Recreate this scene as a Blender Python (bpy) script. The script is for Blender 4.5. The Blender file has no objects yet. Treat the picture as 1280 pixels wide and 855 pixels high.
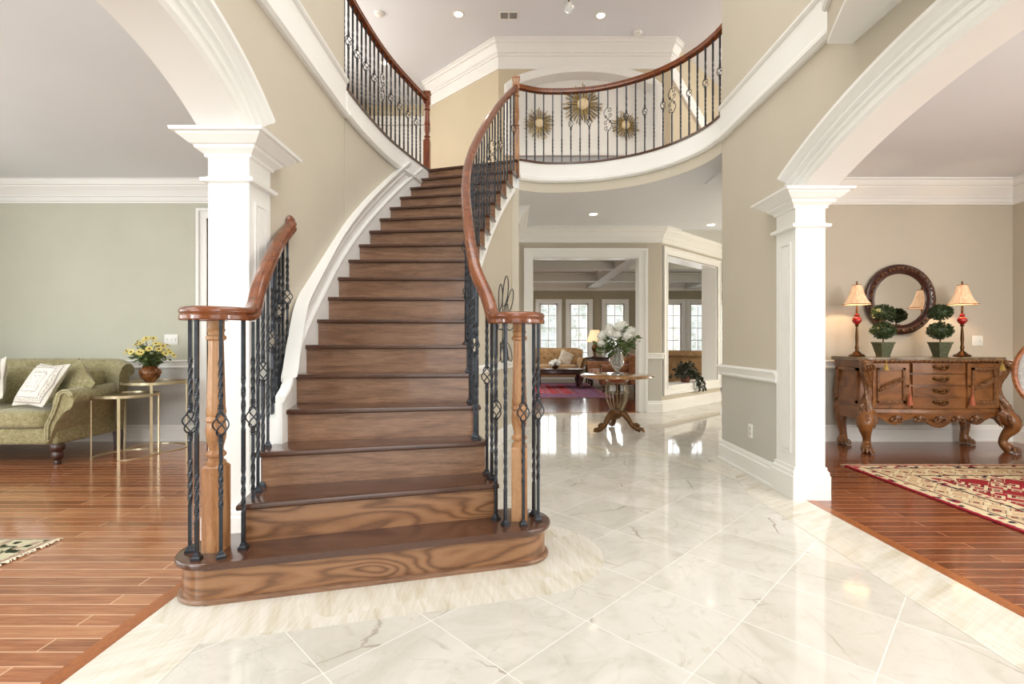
import bpy, bmesh, math, random
from mathutils import Vector, Matrix
from mathutils.noise import noise as mnoise
random.seed(7)
C = bpy.context.scene.collection
PI = math.pi
V = Vector
F, H = 610.0, 1.16

# ------------------------------------------------------------ object helpers
def obj(name, bm, m, parent=None, smooth=False, loc=None, rotz=0, autos=None):
    me = bpy.data.meshes.new(name)
    bmesh.ops.recalc_face_normals(bm, faces=bm.faces[:])
    bm.to_mesh(me); bm.free()
    if m: me.materials.append(m)
    if smooth:
        for p in me.polygons: p.use_smooth = True
        if autos is None: autos = 40
        try: me.set_sharp_from_angle(angle=math.radians(autos))
        except Exception: pass
    o = bpy.data.objects.new(name, me); C.objects.link(o)
    if parent is not None: o.parent = parent
    if loc is not None: o.location = loc
    if rotz: o.rotation_euler = (0, 0, rotz)
    return o
def thing(name, label, cat, loc=(0, 0, 0), rotz=0, group=None):
    o = bpy.data.objects.new(name, None); C.objects.link(o)
    o.location = loc; o.rotation_euler = (0, 0, rotz)
    o['label'] = label; o['category'] = cat
    if group: o['group'] = group
    return o
def tag(o, label, cat, group=None):
    o['label'] = label; o['category'] = cat
    if group: o['group'] = group
    return o
def struct(name, bm, m, smooth=False):
    o = obj(name, bm, m, None, smooth); o['kind'] = 'structure'; return o
def dup(root, loc, rotz=0, label=None, group=None):
    r = root.copy(); C.objects.link(r); r.location = loc; r.rotation_euler = (0, 0, rotz)
    if label: r['label'] = label
    if group: r['group'] = group
    for ch in list(root.children):
        c = ch.copy(); C.objects.link(c); c.parent = r
        for g in ch.children:
            d = g.copy(); C.objects.link(d); d.parent = c
    return r
NB = bmesh.new
# ------------------------------------------------------------ geometry helpers
def box(bm, x0, x1, y0, y1, z0, z1, mat=None):
    vs = [bm.verts.new(V((x, y, z))) for x in (x0, x1) for y in (y0, y1) for z in (z0, z1)]
    if mat is not None:
        for v in vs: v.co = mat @ v.co
    for f in ((0,1,3,2),(4,6,7,5),(0,4,5,1),(2,3,7,6),(0,2,6,4),(1,5,7,3)):
        bm.faces.new([vs[i] for i in f])
    return vs
def bbox(bm, x0, x1, y0, y1, z0, z1, r=.01, seg=2, mat=None):
    b = NB(); box(b, x0, x1, y0, y1, z0, z1)
    bmesh.ops.bevel(b, geom=b.edges[:], offset=r, segments=seg, affect='EDGES', profile=.5)
    merge(bm, b, mat)
def merge(bm, b, mat=None):
    mp = {}
    for v in b.verts: mp[v] = bm.verts.new(mat @ v.co if mat is not None else v.co)
    for f in b.faces:
        try: bm.faces.new([mp[v] for v in f.verts])
        except ValueError: pass
    b.free()
def rings(bm, rs, closed=True, cap=True):
    R = [[bm.verts.new(p) for p in r] for r in rs]
    n = len(R[0])
    for a, b in zip(R, R[1:]):
        for i in range(n if closed else n - 1):
            j = (i + 1) % n
            try: bm.faces.new((a[i], a[j], b[j], b[i]))
            except ValueError: pass
    if cap and closed:
        for r in (R[0], R[-1]):
            try: bm.faces.new(r)
            except ValueError: pass
    return R
def frame(t, up=V((0, 0, 1))):
    t = t.normalized()
    if abs(t.dot(up)) > .98: up = V((1, 0, 0))
    s = t.cross(up).normalized(); u = s.cross(t).normalized()
    return s, u
def tube(bm, pts, rad, seg=8, cap=True, flat=1.0):
    pts = [V(p) for p in pts]
    n = len(pts)
    if not hasattr(rad, '__len__'): rad = [rad] * n
    rs = []; ps = None
    for i, p in enumerate(pts):
        t = pts[min(i + 1, n - 1)] - pts[max(i - 1, 0)]
        if t.length < 1e-9: t = V((0, 0, 1))
        if ps is None: s, u = frame(t)
        else:
            t = t.normalized(); s = ps - t * ps.dot(t)
            if s.length < 1e-6: s, u = frame(t)
            s.normalize(); u = s.cross(t).normalized()
        ps = s
        rs.append([p + (s * math.cos(2*PI*k/seg) + u * math.sin(2*PI*k/seg) * flat) * rad[i] for k in range(seg)])
    rings(bm, rs, True, cap)
def lathe(bm, prof, c=(0, 0, 0), seg=24, sx=1, sy=1, mod=None):
    c = V(c)
    rs = []
    for r, z in prof:
        rs.append([c + V((max(r, 1e-4) * (mod(2*PI*k/seg, z) if mod else 1) * math.cos(2*PI*k/seg) * sx,
                          max(r, 1e-4) * (mod(2*PI*k/seg, z) if mod else 1) * math.sin(2*PI*k/seg) * sy, z)) for k in range(seg)])
    rings(bm, rs)
def prism(bm, poly, z0, z1, mat=None):
    a = [bm.verts.new(V((p[0], p[1], z0))) for p in poly]
    b = [bm.verts.new(V((p[0], p[1], z1))) for p in poly]
    if mat is not None:
        for v in a + b: v.co = mat @ v.co
    bm.faces.new(a[::-1]); bm.faces.new(b)
    n = len(a)
    for i in range(n): bm.faces.new((a[i], a[(i+1) % n], b[(i+1) % n], b[i]))
def plane_x(bm, poly, x0, x1):          # polygon in (Y,z), extruded along x
    prism(bm, poly, x0, x1, Matrix(((0, 0, 1, 0), (1, 0, 0, 0), (0, 1, 0, 0), (0, 0, 0, 1))))
def plane_y(bm, poly, y0, y1):          # polygon in (x,z), extruded along y
    prism(bm, poly, y0, y1, Matrix(((1, 0, 0, 0), (0, 0, 1, 0), (0, 1, 0, 0), (0, 0, 0, 1))))
def sphere(bm, c, r, u=12, v=8, sc=(1, 1, 1), jit=0):
    b = NB(); bmesh.ops.create_uvsphere(b, u_segments=u, v_segments=v, radius=r)
    for q in b.verts:
        k = 1 + (mnoise(q.co * (3 / r) + V(c)) * jit if jit else 0)
        q.co = V((q.co.x * sc[0], q.co.y * sc[1], q.co.z * sc[2])) * k
    merge(bm, b, Matrix.Translation(V(c)))
def cushion(bm, c, s, e=.35, n=10, puff=.0, mat=None):
    """soft pillow: subdivided box rounded as a superellipsoid, e small = boxy"""
    b = NB(); bmesh.ops.create_cube(b, size=2)
    bmesh.ops.subdivide_edges(b, edges=b.edges[:], cuts=n, use_grid_fill=True)
    p = 2 / e
    for v in b.verts:
        q = v.co
        L = (abs(q.x)**p + abs(q.y)**p + abs(q.z)**p)**(1/p)
        q = q / max(L, 1e-6)
        k = 1 + puff * (1 - q.x*q.x) * (1 - q.y*q.y)
        v.co = V((q.x * s[0]/2, q.y * s[1]/2, q.z * s[2]/2 * k))
    M_ = Matrix.Translation(V(c)) @ (mat if mat is not None else Matrix())
    merge(bm, b, M_)
def cr(pts, u):
    n = len(pts); u = max(-0.999, min(u, n - 1 + .999))
    i = int(math.floor(u)); i = max(0, min(i, n - 2)); t = u - i
    g = lambda k: V(pts[k]) if 0 <= k < n else (V(pts[0]) * 2 - V(pts[1]) if k < 0 else V(pts[-1]) * 2 - V(pts[-2]))
    a, b, c, d = g(i-1), g(i), g(i+1), g(i+2)
    if t < 0 or t > 1:
        return b + (c - b) * t
    return .5 * ((2*b) + (c-a)*t + (2*a - 5*b + 4*c - d)*t*t + (-a + 3*b - 3*c + d)*t**3)
def crl(pts, k=6):
    return [cr(pts, i / k) for i in range((len(pts) - 1) * k + 1)]
def norm2(pts, closed=False):
    """left-hand mitre normals of a plan polyline"""
    out = []; n = len(pts)
    for i in range(n):
        a = V(pts[i-1]) if (i > 0 or closed) else None
        b = V(pts[i]); c = V(pts[(i+1) % n]) if (i < n-1 or closed) else None
        d1 = (b - a).to_2d().normalized() if a is not None else None
        d2 = (c - b).to_2d().normalized() if c is not None else None
        if d1 is None: d1 = d2
        if d2 is None: d2 = d1
        n1 = V((-d1.y, d1.x)); n2 = V((-d2.y, d2.x))
        m = (n1 + n2)
        m = m.normalized() if m.length > 1e-6 else n1
        k = 1 / max(.35, m.dot(n1))
        out.append(V((m.x * k, m.y * k, 0)))
    return out
def sweep(bm, path, prof, closed=False, cap=True):
    """profile (d,z): d to the left of the plan path, z above the path point"""
    ps = [V((p[0], p[1], p[2] if len(p) > 2 else 0)) for p in path]
    ns = norm2(ps, closed)
    rs = [[p + n * d + V((0, 0, z)) for d, z in prof] for p, n in zip(ps, ns)]
    if closed: rs.append(rs[0])
    rings(bm, rs, True, cap and not closed)
def offs(path, d):
    ps = [V((p[0], p[1], p[2] if len(p) > 2 else 0)) for p in path]
    return [p + n * d for p, n in zip(ps, norm2(ps))]
def sw3(bm, pts, ss, us, prof, cap=True, closed=False):
    rs = [[p + s * a + u * b for a, b in prof] for p, s, u in zip(pts, ss, us)]
    if closed: rs.append(rs[0])
    rings(bm, rs, True, cap and not closed)
def rectloft(bm, x0, x1, y0, y1, prof):
    rings(bm, [[V((x0-e, y0-e, z)), V((x1+e, y0-e, z)), V((x1+e, y1+e, z)), V((x0-e, y1+e, z))] for z, e in prof])

# ------------------------------------------------------------ materials
def nmat(name, rough=.5, metal=0, coat=0, coatr=.05, spec=.5):
    m = bpy.data.materials.new(name); m.use_nodes = True
    nt = m.node_tree; b = nt.nodes['Principled BSDF']
    b.inputs['Roughness'].default_value = rough; b.inputs['Metallic'].default_value = metal
    b.inputs['Coat Weight'].default_value = coat; b.inputs['Coat Roughness'].default_value = coatr
    b.inputs['Specular IOR Level'].default_value = spec
    return m, nt, b
class N:
    """tiny node-graph writer"""
    def __init__(s, nt): s.nt = nt
    def n(s, t, **k):
        x = s.nt.nodes.new(t)
        for a, b in k.items(): setattr(x, a, b)
        return x
    def put(s, sock, v):
        if hasattr(v, 'is_output') or hasattr(v, 'links'): s.nt.links.new(v, sock)
        elif isinstance(v, (tuple, list)) and len(v) == 3 and sock.type == 'RGBA': sock.default_value = (*v, 1)
        else: sock.default_value = v
    def co(s, kind='Object', sc=(1, 1, 1), rot=(0, 0, 0), loc=(0, 0, 0)):
        tc = s.n('ShaderNodeTexCoord'); mp = s.n('ShaderNodeMapping')
        s.nt.links.new(tc.outputs[kind], mp.inputs[0])
        mp.inputs['Scale'].default_value = sc; mp.inputs['Rotation'].default_value = rot; mp.inputs['Location'].default_value = loc
        return mp.outputs[0]
    def noise(s, vec, sc=5, det=3, rough=.5, dist=0, out='Fac'):
        x = s.n('ShaderNodeTexNoise'); s.put(x.inputs['Vector'], vec)
        x.inputs['Scale'].default_value = sc; x.inputs['Detail'].default_value = det
        x.inputs['Roughness'].default_value = rough; x.inputs['Distortion'].default_value = dist
        return x.outputs[out]
    def vor(s, vec, sc=5, feat='F1', out='Distance', rnd=1, dist='EUCLIDEAN'):
        x = s.n('ShaderNodeTexVoronoi', feature=feat, distance=dist); s.put(x.inputs['Vector'], vec)
        x.inputs['Scale'].default_value = sc; x.inputs['Randomness'].default_value = rnd
        return x.outputs[out]
    def wave(s, vec, sc=5, dist=0, det=2, dsc=1, dirn='X', prof='SIN', typ='BANDS'):
        x = s.n('ShaderNodeTexWave', wave_type=typ, wave_profile=prof)
        if typ == 'BANDS': x.bands_direction = dirn
        else: x.rings_direction = dirn
        s.put(x.inputs['Vector'], vec); x.inputs['Scale'].default_value = sc; x.inputs['Distortion'].default_value = dist
        x.inputs['Detail'].default_value = det; x.inputs['Detail Scale'].default_value = dsc
        return x.outputs['Fac']
    def ramp(s, fac, st, interp='LINEAR'):
        x = s.n('ShaderNodeValToRGB'); s.put(x.inputs[0], fac); r = x.color_ramp; r.interpolation = interp
        while len(r.elements) < len(st): r.elements.new(.5)
        for e, (p, c) in zip(r.elements, st):
            e.position = p; e.color = (*c, 1) if hasattr(c, '__len__') else (c, c, c, 1)
        return x.outputs[0]
    def mix(s, f, a, b, mode='MIX'):
        x = s.n('ShaderNodeMix', data_type='RGBA', blend_type=mode)
        s.put(x.inputs[0], f); s.put(x.inputs[6], a); s.put(x.inputs[7], b); return x.outputs[2]
    def math(s, op, a, b=0, c=0):
        x = s.n('ShaderNodeMath', operation=op); s.put(x.inputs[0], a); s.put(x.inputs[1], b); s.put(x.inputs[2], c); return x.outputs[0]
    def xyz(s, vec):
        x = s.n('ShaderNodeSeparateXYZ'); s.put(x.inputs[0], vec); return x.outputs
    def bump(s, b, h, st=.2, d=.01):
        x = s.n('ShaderNodeBump'); s.put(x.inputs['Height'], h); x.inputs['Strength'].default_value = st
        x.inputs['Distance'].default_value = d; s.nt.links.new(x.outputs[0], b.inputs['Normal'])
def flat(name, col, rough=.5, metal=0, coat=0, var=.06, sc=6, bump=0, bsc=60, spec=.5):
    m, nt, b = nmat(name, rough, metal, coat, spec=spec); g = N(nt)
    co = g.co()
    f = g.noise(co, sc, 3)
    dk = tuple(c * (1 - var) for c in col); lt = tuple(min(1, c * (1 + var)) for c in col)
    g.put(b.inputs['Base Color'], g.ramp(f, [(.3, dk), (.7, lt)]))
    if bump: g.bump(b, g.noise(co, bsc, 3), bump)
    return m
def rgb(r, g, b):
    f = lambda c: ((c/255+.055)/1.055)**2.4 if c > 10 else c/255/12.92
    return (f(r), f(g), f(b))
def emis(name, col, st):
    m, nt, b = nmat(name); b.inputs['Base Color'].default_value = (*col, 1)
    b.inputs['Emission Color'].default_value = (*col, 1); b.inputs['Emission Strength'].default_value = st
    return m
def wood(name, dark, mid, light, sc=(1, 6, 6), rough=.3, coat=.3, wsc=2.2, dist=7, cathedral=.6, rot=(0,0,0)):
    m, nt, b = nmat(name, rough, 0, coat); g = N(nt)
    co = g.co('Object', sc, rot)
    n0 = g.noise(co, wsc*.55, 2, .45, .3)
    w = g.math('MULTIPLY_ADD', g.math('SINE', g.math('MULTIPLY', n0, dist*6.5)), .5, .5)
    fine = g.noise(g.co('Object', (sc[0]*4, sc[1]*14, sc[2]*9), rot), 3, 4, .7)
    big = g.noise(co, .9, 2)
    base = g.ramp(w, [(.0, dark), (.22, mid), (.9, light)])
    c2 = g.ramp(fine, [(.35, dark), (.55, mid), (.8, light)])
    c = g.mix(cathedral, c2, base)
    c = g.mix(.38, c, g.ramp(big, [(.3, tuple(x*.8 for x in mid)), (.7, tuple(min(1, x*1.25) for x in mid))]), 'MIX')
    g.put(b.inputs['Base Color'], c)
    g.bump(b, fine, .06)
    return m

WALL = flat('wall_paint', rgb(200, 192, 176), .75, var=.02, sc=2)
WALLU = flat('wall_paint_warm', rgb(202, 190, 164), .75, var=.02, sc=2)
WALLG = flat('living_wall_paint', rgb(196, 196, 180), .75, var=.03, sc=2)
WALLF = flat('family_wall_paint', rgb(168, 160, 138), .75, var=.03, sc=2)
WAIN = flat('wainscot_paint', rgb(205, 206, 204), .6, var=.02, sc=2)
WAINF = flat('foyer_wainscot_paint', rgb(196, 194, 185), .6, var=.02, sc=2)
WHITE = flat('white_trim_paint', rgb(240, 240, 237), .35, var=.015, sc=2)
CEIL = flat('ceiling_paint', rgb(226, 229, 234), .85, var=.02, sc=1)
CEILD = flat('coffer_paint', rgb(205, 206, 200), .7, var=.02, sc=1)
IRON = flat('black_wrought_iron', rgb(62, 66, 72), .35, .7, var=.2, sc=30)
RAILW = wood('red_oak_rail', rgb(66, 28, 10), rgb(118, 60, 26), rgb(160, 94, 50), (3, 3, 3), .22, .5, 3, 4, .35)
NEWEL = wood('oak_newel', rgb(116, 70, 40), rgb(174, 124, 80), rgb(210, 168, 124), (9, 9, 1.3), .35, .25, 1.6, 5, .55, (0, PI/2, 0) if False else (0, 0, 0))
NEWELD = wood('dark_oak_newel', rgb(70, 24, 8), rgb(118, 50, 18), rgb(160, 84, 40), (9, 9, 1.3), .3, .3, 1.6, 5, .5)
TREAD = wood('dark_walnut_tread', rgb(42, 22, 14), rgb(78, 48, 34), rgb(106, 72, 52), (1, 9, 9), .22, .5, 1.5, 4, .3)
RISER = wood('brown_oak_riser', rgb(70, 46, 34), rgb(136, 100, 76), rgb(180, 144, 116), (.6, .6, 5), .27, .3, 1.4, 8, .25)
STEP1 = wood('cathedral_oak_riser', rgb(66, 40, 24), rgb(136, 94, 62), rgb(178, 134, 96), (1.0, 1.0, 5), .3, .3, 2.2, 11, .7)
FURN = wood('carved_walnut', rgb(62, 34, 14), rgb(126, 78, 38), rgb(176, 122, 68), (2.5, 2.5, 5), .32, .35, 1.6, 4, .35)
FURND = wood('carved_walnut_dark', rgb(50, 28, 14), rgb(104, 64, 32), rgb(165, 118, 72), (16, 16, 16), .35, .3, 2, 6, .6)  # darker, finer-grained walnut tone for the carved parts
DARKW = wood('dark_mahogany', rgb(28, 12, 8), rgb(58, 28, 20), rgb(88, 46, 32), (2, 6, 6), .28, .4, 2, 4, .4)
GOLD = flat('champagne_gold_metal', rgb(205, 192, 160), .28, .75, var=.08, sc=8)

def plankmat(name, cols, along='x', w=.083, rough=.18, seam=(.75,.55,.4)):
    m, nt, b = nmat(name, rough, 0, .35, .08); g = N(nt)
    co = g.co('Object', (1, 1, 1), (0, 0, 0 if along == 'x' else PI/2))
    br = g.n('ShaderNodeTexBrick'); g.put(br.inputs['Vector'], co)
    br.offset = .37; br.offset_frequency = 2
    br.inputs['Scale'].default_value = 1; br.inputs['Brick Width'].default_value = 1.3; br.inputs['Row Height'].default_value = w
    br.inputs['Mortar Size'].default_value = .0030; br.inputs['Mortar Smooth'].default_value = .1
    br.inputs['Color1'].default_value = (0, 0, 0, 1); br.inputs['Color2'].default_value = (1, 1, 1, 1); br.inputs['Mortar'].default_value = (.5, .5, .5, 1)
    tone = g.ramp(br.outputs['Color'], [(0, cols[0]), (.35, cols[1]), (.7, cols[2]), (1, cols[3])])
    gr = g.noise(g.co('Object', (1.6, 26, 1) if along == 'x' else (26, 1.6, 1)), 3, 4, .6, .6)
    c = g.mix(.55, tone, g.ramp(gr, [(.3, cols[0]), (.5, cols[1]), (.72, cols[3])]))
    c = g.mix(g.math('MULTIPLY', br.outputs['Fac'], .8), c, seam)
    g.put(b.inputs['Base Color'], c)
    g.bump(b, gr, .03)
    return m
PLANK_L = plankmat('cherry_plank_floor', [rgb(112, 62, 36), rgb(150, 92, 58), rgb(172, 112, 74), rgb(196, 140, 100)], seam=rgb(222, 184, 150))  # pale seams: reflection along the board joints painted into the colour
PLANK_R = plankmat('dark_cherry_plank_floor', [rgb(78, 34, 18), rgb(112, 58, 34), rgb(136, 76, 44), rgb(166, 104, 66)], seam=rgb(196, 146, 110))  # seam colour again paints in the reflection at the joints
PLANK_F = plankmat('mahogany_plank_floor', [rgb(44, 14, 8), rgb(72, 26, 14), rgb(88, 34, 18), rgb(110, 48, 26)], seam=rgb(80, 40, 24))
STRIP = wood('threshold_board', rgb(110, 56, 26), rgb(150, 86, 42), rgb(176, 108, 60), (6, 1, 6), .25, .3, 1, 3, .3)

def marble():
    m, nt, b = nmat('polished_marble_tiles', .06, 0, 0, spec=.6); g = N(nt)
    s = .457
    # tile joints at 45 degrees; a joint crossing sits at (.309, 2.03)
    co = g.co('Object', (1, 1, 1), (0, 0, 0), (-.309, -2.03, 0))
    X, Y, Z = g.xyz(co)[:3]
    k = 1 / math.sqrt(2) / s
    a = g.math('MULTIPLY', g.math('ADD', X, Y), k); c_ = g.math('MULTIPLY', g.math('SUBTRACT', Y, X), k)
    def edge(v):
        return g.math('ABSOLUTE', g.math('SUBTRACT', g.math('FRACT', g.math('ADD', v, .5)), .5))
    d = g.math('MINIMUM', edge(a), edge(c_))
    joint = g.math('LESS_THAN', d, .0042)
    cb = g.n('ShaderNodeCombineXYZ'); g.put(cb.inputs[0], g.math('FLOOR', a)); g.put(cb.inputs[1], g.math('FLOOR', c_))
    wn = g.n('ShaderNodeTexWhiteNoise'); g.put(wn.inputs['Vector'], cb.outputs[0])
    # each tile is cut from its own slab: offset the vein coordinates per tile
    vm = g.n('ShaderNodeVectorMath', operation='MULTIPLY_ADD'); g.put(vm.inputs[0], wn.outputs['Color'])
    vm.inputs[1].default_value = (9, 9, 9); g.put(vm.inputs[2], co)
    v = vm.outputs[0]
    soft = g.noise(v, 2.2, 5, .6, 1.2)
    streak = g.noise(v, 5, 3, .5, 3)
    base = g.ramp(soft, [(.25, rgb(190, 187, 176)), (.5, rgb(211, 208, 200)), (.75, rgb(222, 219, 213))])
    base = g.mix(g.math('MULTIPLY', wn.outputs['Value'], .45), base, rgb(196, 190, 178))
    base = g.mix(g.ramp(streak, [(.55, 0.0), (.75, .4)]), base, rgb(178, 174, 154))
    vein = g.vor(g.mix(.10, v, g.noise(v, 3, 4, .6, 1, 'Color')), 1.7, 'DISTANCE_TO_EDGE')
    vmask = g.math('MULTIPLY', g.ramp(vein, [(.0, 1.0), (.012, 0.0)]), g.ramp(g.noise(v, 2.3, 2), [(.5, 0.0), (.68, .75)]))
    base = g.mix(vmask, base, rgb(134, 116, 94))
    fine = g.vor(g.mix(.14, v, g.noise(v, 5, 4, .6, 1, 'Color')), 4.2, 'DISTANCE_TO_EDGE')
    fm = g.math('MULTIPLY', g.ramp(fine, [(0, .8), (.012, 0.0)]), g.ramp(g.noise(v, 1.6, 2), [(.45, 0.0), (.65, .6)]))
    base = g.mix(fm, base, rgb(166, 160, 148))
    base = g.mix(joint, base, rgb(232, 230, 224))
    g.put(b.inputs['Base Color'], base)
    return m
MARBLE = marble()
def onyx(name, rot):
    m, nt, b = nmat(name, .07); g = N(nt)
    co = g.co('Object', (1, 1, 1), (0, 0, rot))
    cell = g.vor(g.co('Object', (1, 1, 1), (0, 0, rot)), 2.6, 'F1', 'Color', .4, 'CHEBYCHEV')
    vm = g.n('ShaderNodeVectorMath', operation='MULTIPLY_ADD'); g.put(vm.inputs[0], cell)
    vm.inputs[1].default_value = (4, 4, 0); g.put(vm.inputs[2], co)
    ms = g.n('ShaderNodeMapping'); g.put(ms.inputs[0], vm.outputs[0]); ms.inputs['Scale'].default_value = (11, 1.1, 1)
    w = g.noise(ms.outputs[0], 1.2, 3, .6, .4); n2 = g.noise(g.co('Object', (40, 2.5, 1), (0, 0, rot)), 2, 3)
    c = g.ramp(w, [(.28, rgb(192, 182, 156)), (.42, rgb(210, 204, 190)), (.6, rgb(224, 221, 213)), (.75, rgb(196, 190, 166))])
    c = g.mix(.3, c, g.ramp(n2, [(.35, rgb(194, 184, 158)), (.65, rgb(222, 220, 212))]))
    g.put(b.inputs['Base Color'], c)
    return m
ONYX = onyx('striped_onyx_border', -.35); ONYX2 = onyx('striped_onyx_side_border', 1.0)

def fabric(name, c1, c2, sc=18, bump=.25, rough=.9):
    m, nt, b = nmat(name, rough, spec=.2); g = N(nt)
    co = g.co('Object', (1, 1, 1))
    n1 = g.noise(co, sc, 5, .65, .8); n2 = g.noise(co, sc*12, 2)
    g.put(b.inputs['Base Color'], g.ramp(n1, [(.35, c1), (.65, c2)]))
    g.bump(b, n2, bump, .004); b.inputs['Sheen Weight'].default_value = .3
    return m
OLIVE = fabric('olive_chenille', rgb(132, 124, 86), rgb(172, 164, 126), 38)
OLIVEP = fabric('olive_piping', rgb(150, 144, 108), rgb(186, 180, 142), 20)
TAN = fabric('tan_upholstery', rgb(150, 116, 78), rgb(184, 150, 108), 8)
LEATH = fabric('rust_brown_upholstery', rgb(122, 78, 52), rgb(158, 110, 78), 6)
CREAMF = fabric('cream_cushion', rgb(190, 176, 158), rgb(222, 212, 196), 12)
def patterned(name):
    m, nt, b = nmat(name, .9, spec=.2); g = N(nt)
    co = g.co('Generated'); X, Y, Z = g.xyz(co)[:3]
    ax = g.math('ABSOLUTE', g.math('SUBTRACT', X, .5)); az = g.math('ABSOLUTE', g.math('SUBTRACT', Z, .5))
    d = g.math('MAXIMUM', ax, az)
    bands = g.ramp(d, [(0, 0.0), (.10, 1.0), (.14, 0.0), (.22, 1.0), (.25, 0.0), (.34, .9), (.41, 0.0)], 'CONSTANT')
    v = g.vor(co, 26, 'F1', 'Distance', .5)
    mk = g.math('MULTIPLY', bands, g.ramp(v, [(.3, 1.0), (.36, 0.0)]))
    lines = g.ramp(d, [(0, 0.0), (.20, .7), (.215, 0.0), (.325, .7), (.34, 0.0), (.42, .8), (.435, 0.0)], 'CONSTANT')
    c = g.mix(mk, rgb(226, 222, 212), rgb(120, 92, 84)); c = g.mix(lines, c, rgb(150, 140, 138))
    g.put(b.inputs['Base Color'], c); return m
PATT = patterned('embroidered_white_fabric')

# ============================================================ CAMERA
cam = bpy.data.cameras.new('camera'); co_ = bpy.data.objects.new('camera', cam); C.objects.link(co_)
co_.location = (0, 0, H); co_.rotation_euler = (PI/2, 0, 0)
cam.sensor_width = 36; cam.lens = 36 * F / 1280; cam.clip_start = .05; cam.clip_end = 200
bpy.context.scene.camera = co_

# ============================================================ PLAN
RS = .19                     # riser
Z2 = 3.42; ZC = 3.05; ZT = 6.16
XL, XLi = -1.5, -1.715       # left wall faces
XR, XRi = 2.1, 2.3
YB = 5.72                    # back wall of the two side rooms
OUT = [(-1.319,2.33),(-1.378,2.60),(-1.33,2.87),(-1.40,3.16),(-1.44,3.40),(-1.455,3.64),(-1.465,3.88),(-1.472,4.12),(-1.468,4.37),
       (-1.456,4.63),(-1.433,4.89),(-1.402,5.16),(-1.362,5.42),(-1.308,5.67),(-1.241,5.92),(-1.169,6.17),(-1.087,6.43)]
INN = [(-.07,2.69),(-.145,2.90),(-.195,3.07),(-.235,3.26),(-.268,3.47),(-.30,3.70),(-.32,3.93),(-.33,4.15),(-.322,4.36),
       (-.30,4.57),(-.265,4.78),(-.225,4.99),(-.18,5.21),(-.128,5.43),(-.068,5.65),(.005,5.86),(.085,6.07)]
OUT = [(*p, 0) for p in OUT]; INN = [(*p, 0) for p in INN]
O = lambda t: cr(OUT, t - 2)
I = lambda t: cr(INN, t - 2)
def tang(fn, t):
    d = fn(t + .05) - fn(t - .05); return d.normalized()
def side(fn, t, d):          # + = left of travel
    q = tang(fn, t); return fn(t) + V((-q.y, q.x, 0)) * d
BALC = [(.085,6.07,0),(.35,6.17,0),(.62,6.185,0),(.88,6.16,0),(1.12,6.10,0),(1.38,5.98,0),(1.627,5.81,0),(1.84,5.58,0),(1.997,5.31,0),(2.075,5.07,0),(2.1,4.88,0)]
balc = crl(BALC, 4)

# ------------------------------------------------------------ floors
b = NB(); prism(b, [(-1.53,-1.6),(2.15,-1.6),(2.15,4.70),(2.9,4.70),(2.9,5.8),(8,5.8),(8,9.63),(4.11,9.63),(2.47,8.07),(-1.53,8.07)], -.06, 0)
struct('floor', b, MARBLE)
b = NB(); box(b, -6.6, -1.60, -1.6, 7.3, -.06, 0); struct('floor', b, PLANK_L)
b = NB(); prism(b, [(2.22,-1.6),(6.0,-1.6),(6.0,5.8),(2.9,5.8),(2.9,4.70),(2.22,4.70)], -.06, 0); struct('floor', b, PLANK_R)
b = NB(); prism(b, [(-2.2,8.07),(2.47,8.07),(4.11,9.63),(8,9.63),(8,15.4),(-2.2,15.4)], -.06, 0); struct('floor', b, PLANK_F)
b = NB(); box(b, -1.60, -1.53, -1.6, 3.2, -.06, .002); struct('trim_1', b, STRIP)
b = NB(); box(b, 2.15, 2.22, -1.6, 3.62, -.06, .002); struct('trim_2', b, STRIP)
b = NB(); box(b, .3, 2.1, 8.0, 8.1, -.05, .004); struct('trim_3', b, STRIP)
# onyx borders
b = NB(); prism(b, [(1.80,-1.6),(2.15,-1.6),(2.15,3.6),(2.10,3.6),(2.1,4.88),(1.98,4.88),(1.92,4.2),(1.80,3.7)], -.02, .0015); struct('floor', b, ONYX2)
b = NB(); prism(b, [(-1.53,-1.6),(-1.2,-1.6),(-1.2,1.9),(-1.53,2.05)], -.02, .0012); struct('floor', b, ONYX2)
S1a, S1b = V((-1.38,2.30,0)), V((.035,2.68,0))       # centres of the bullnose ends
sd = (S1b - S1a).normalized(); sn = V((-sd.y, sd.x, 0))
def stadium(r, back=.30, front_bow=.0, n=16):
    pts = []
    a0 = math.atan2(-sn.y, -sn.x)
    # front edge from left to right, then right cap, back edge, left cap
    for i in range(13):
        t = i / 12; p = S1a.lerp(S1b, t) - sn * (r - front_bow * math.sin(PI * t)); pts.append(p)
    for i in range(1, n): 
        a = a0 + PI * i / n; pts.append(S1b + V((math.cos(a), math.sin(a), 0)) * r)
    for i in range(13):
        t = i / 12; pts.append(S1b.lerp(S1a, t) + sn * r)
    for i in range(1, n):
        a = a0 + PI + PI * i / n; pts.append(S1a + V((math.cos(a), math.sin(a), 0)) * r)
    return pts
b = NB(); prism(b, [(max(p.x, -1.53), p.y) for p in stadium(.46)], -.02, .001); struct('floor', b, ONYX)
# arc of border stone where the foyer meets the rear hall
arc = [V((.3 + 1.75*math.cos(a), 3.7 + 1.75*math.sin(a), 0)) for a in [math.radians(q) for q in range(-5, 120, 5)]]
b = NB(); sweep(b, arc, [(-.12, -.02), (.12, -.02), (.12, .0011), (-.12, .0011)]); struct('floor', b, ONYX)

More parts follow.
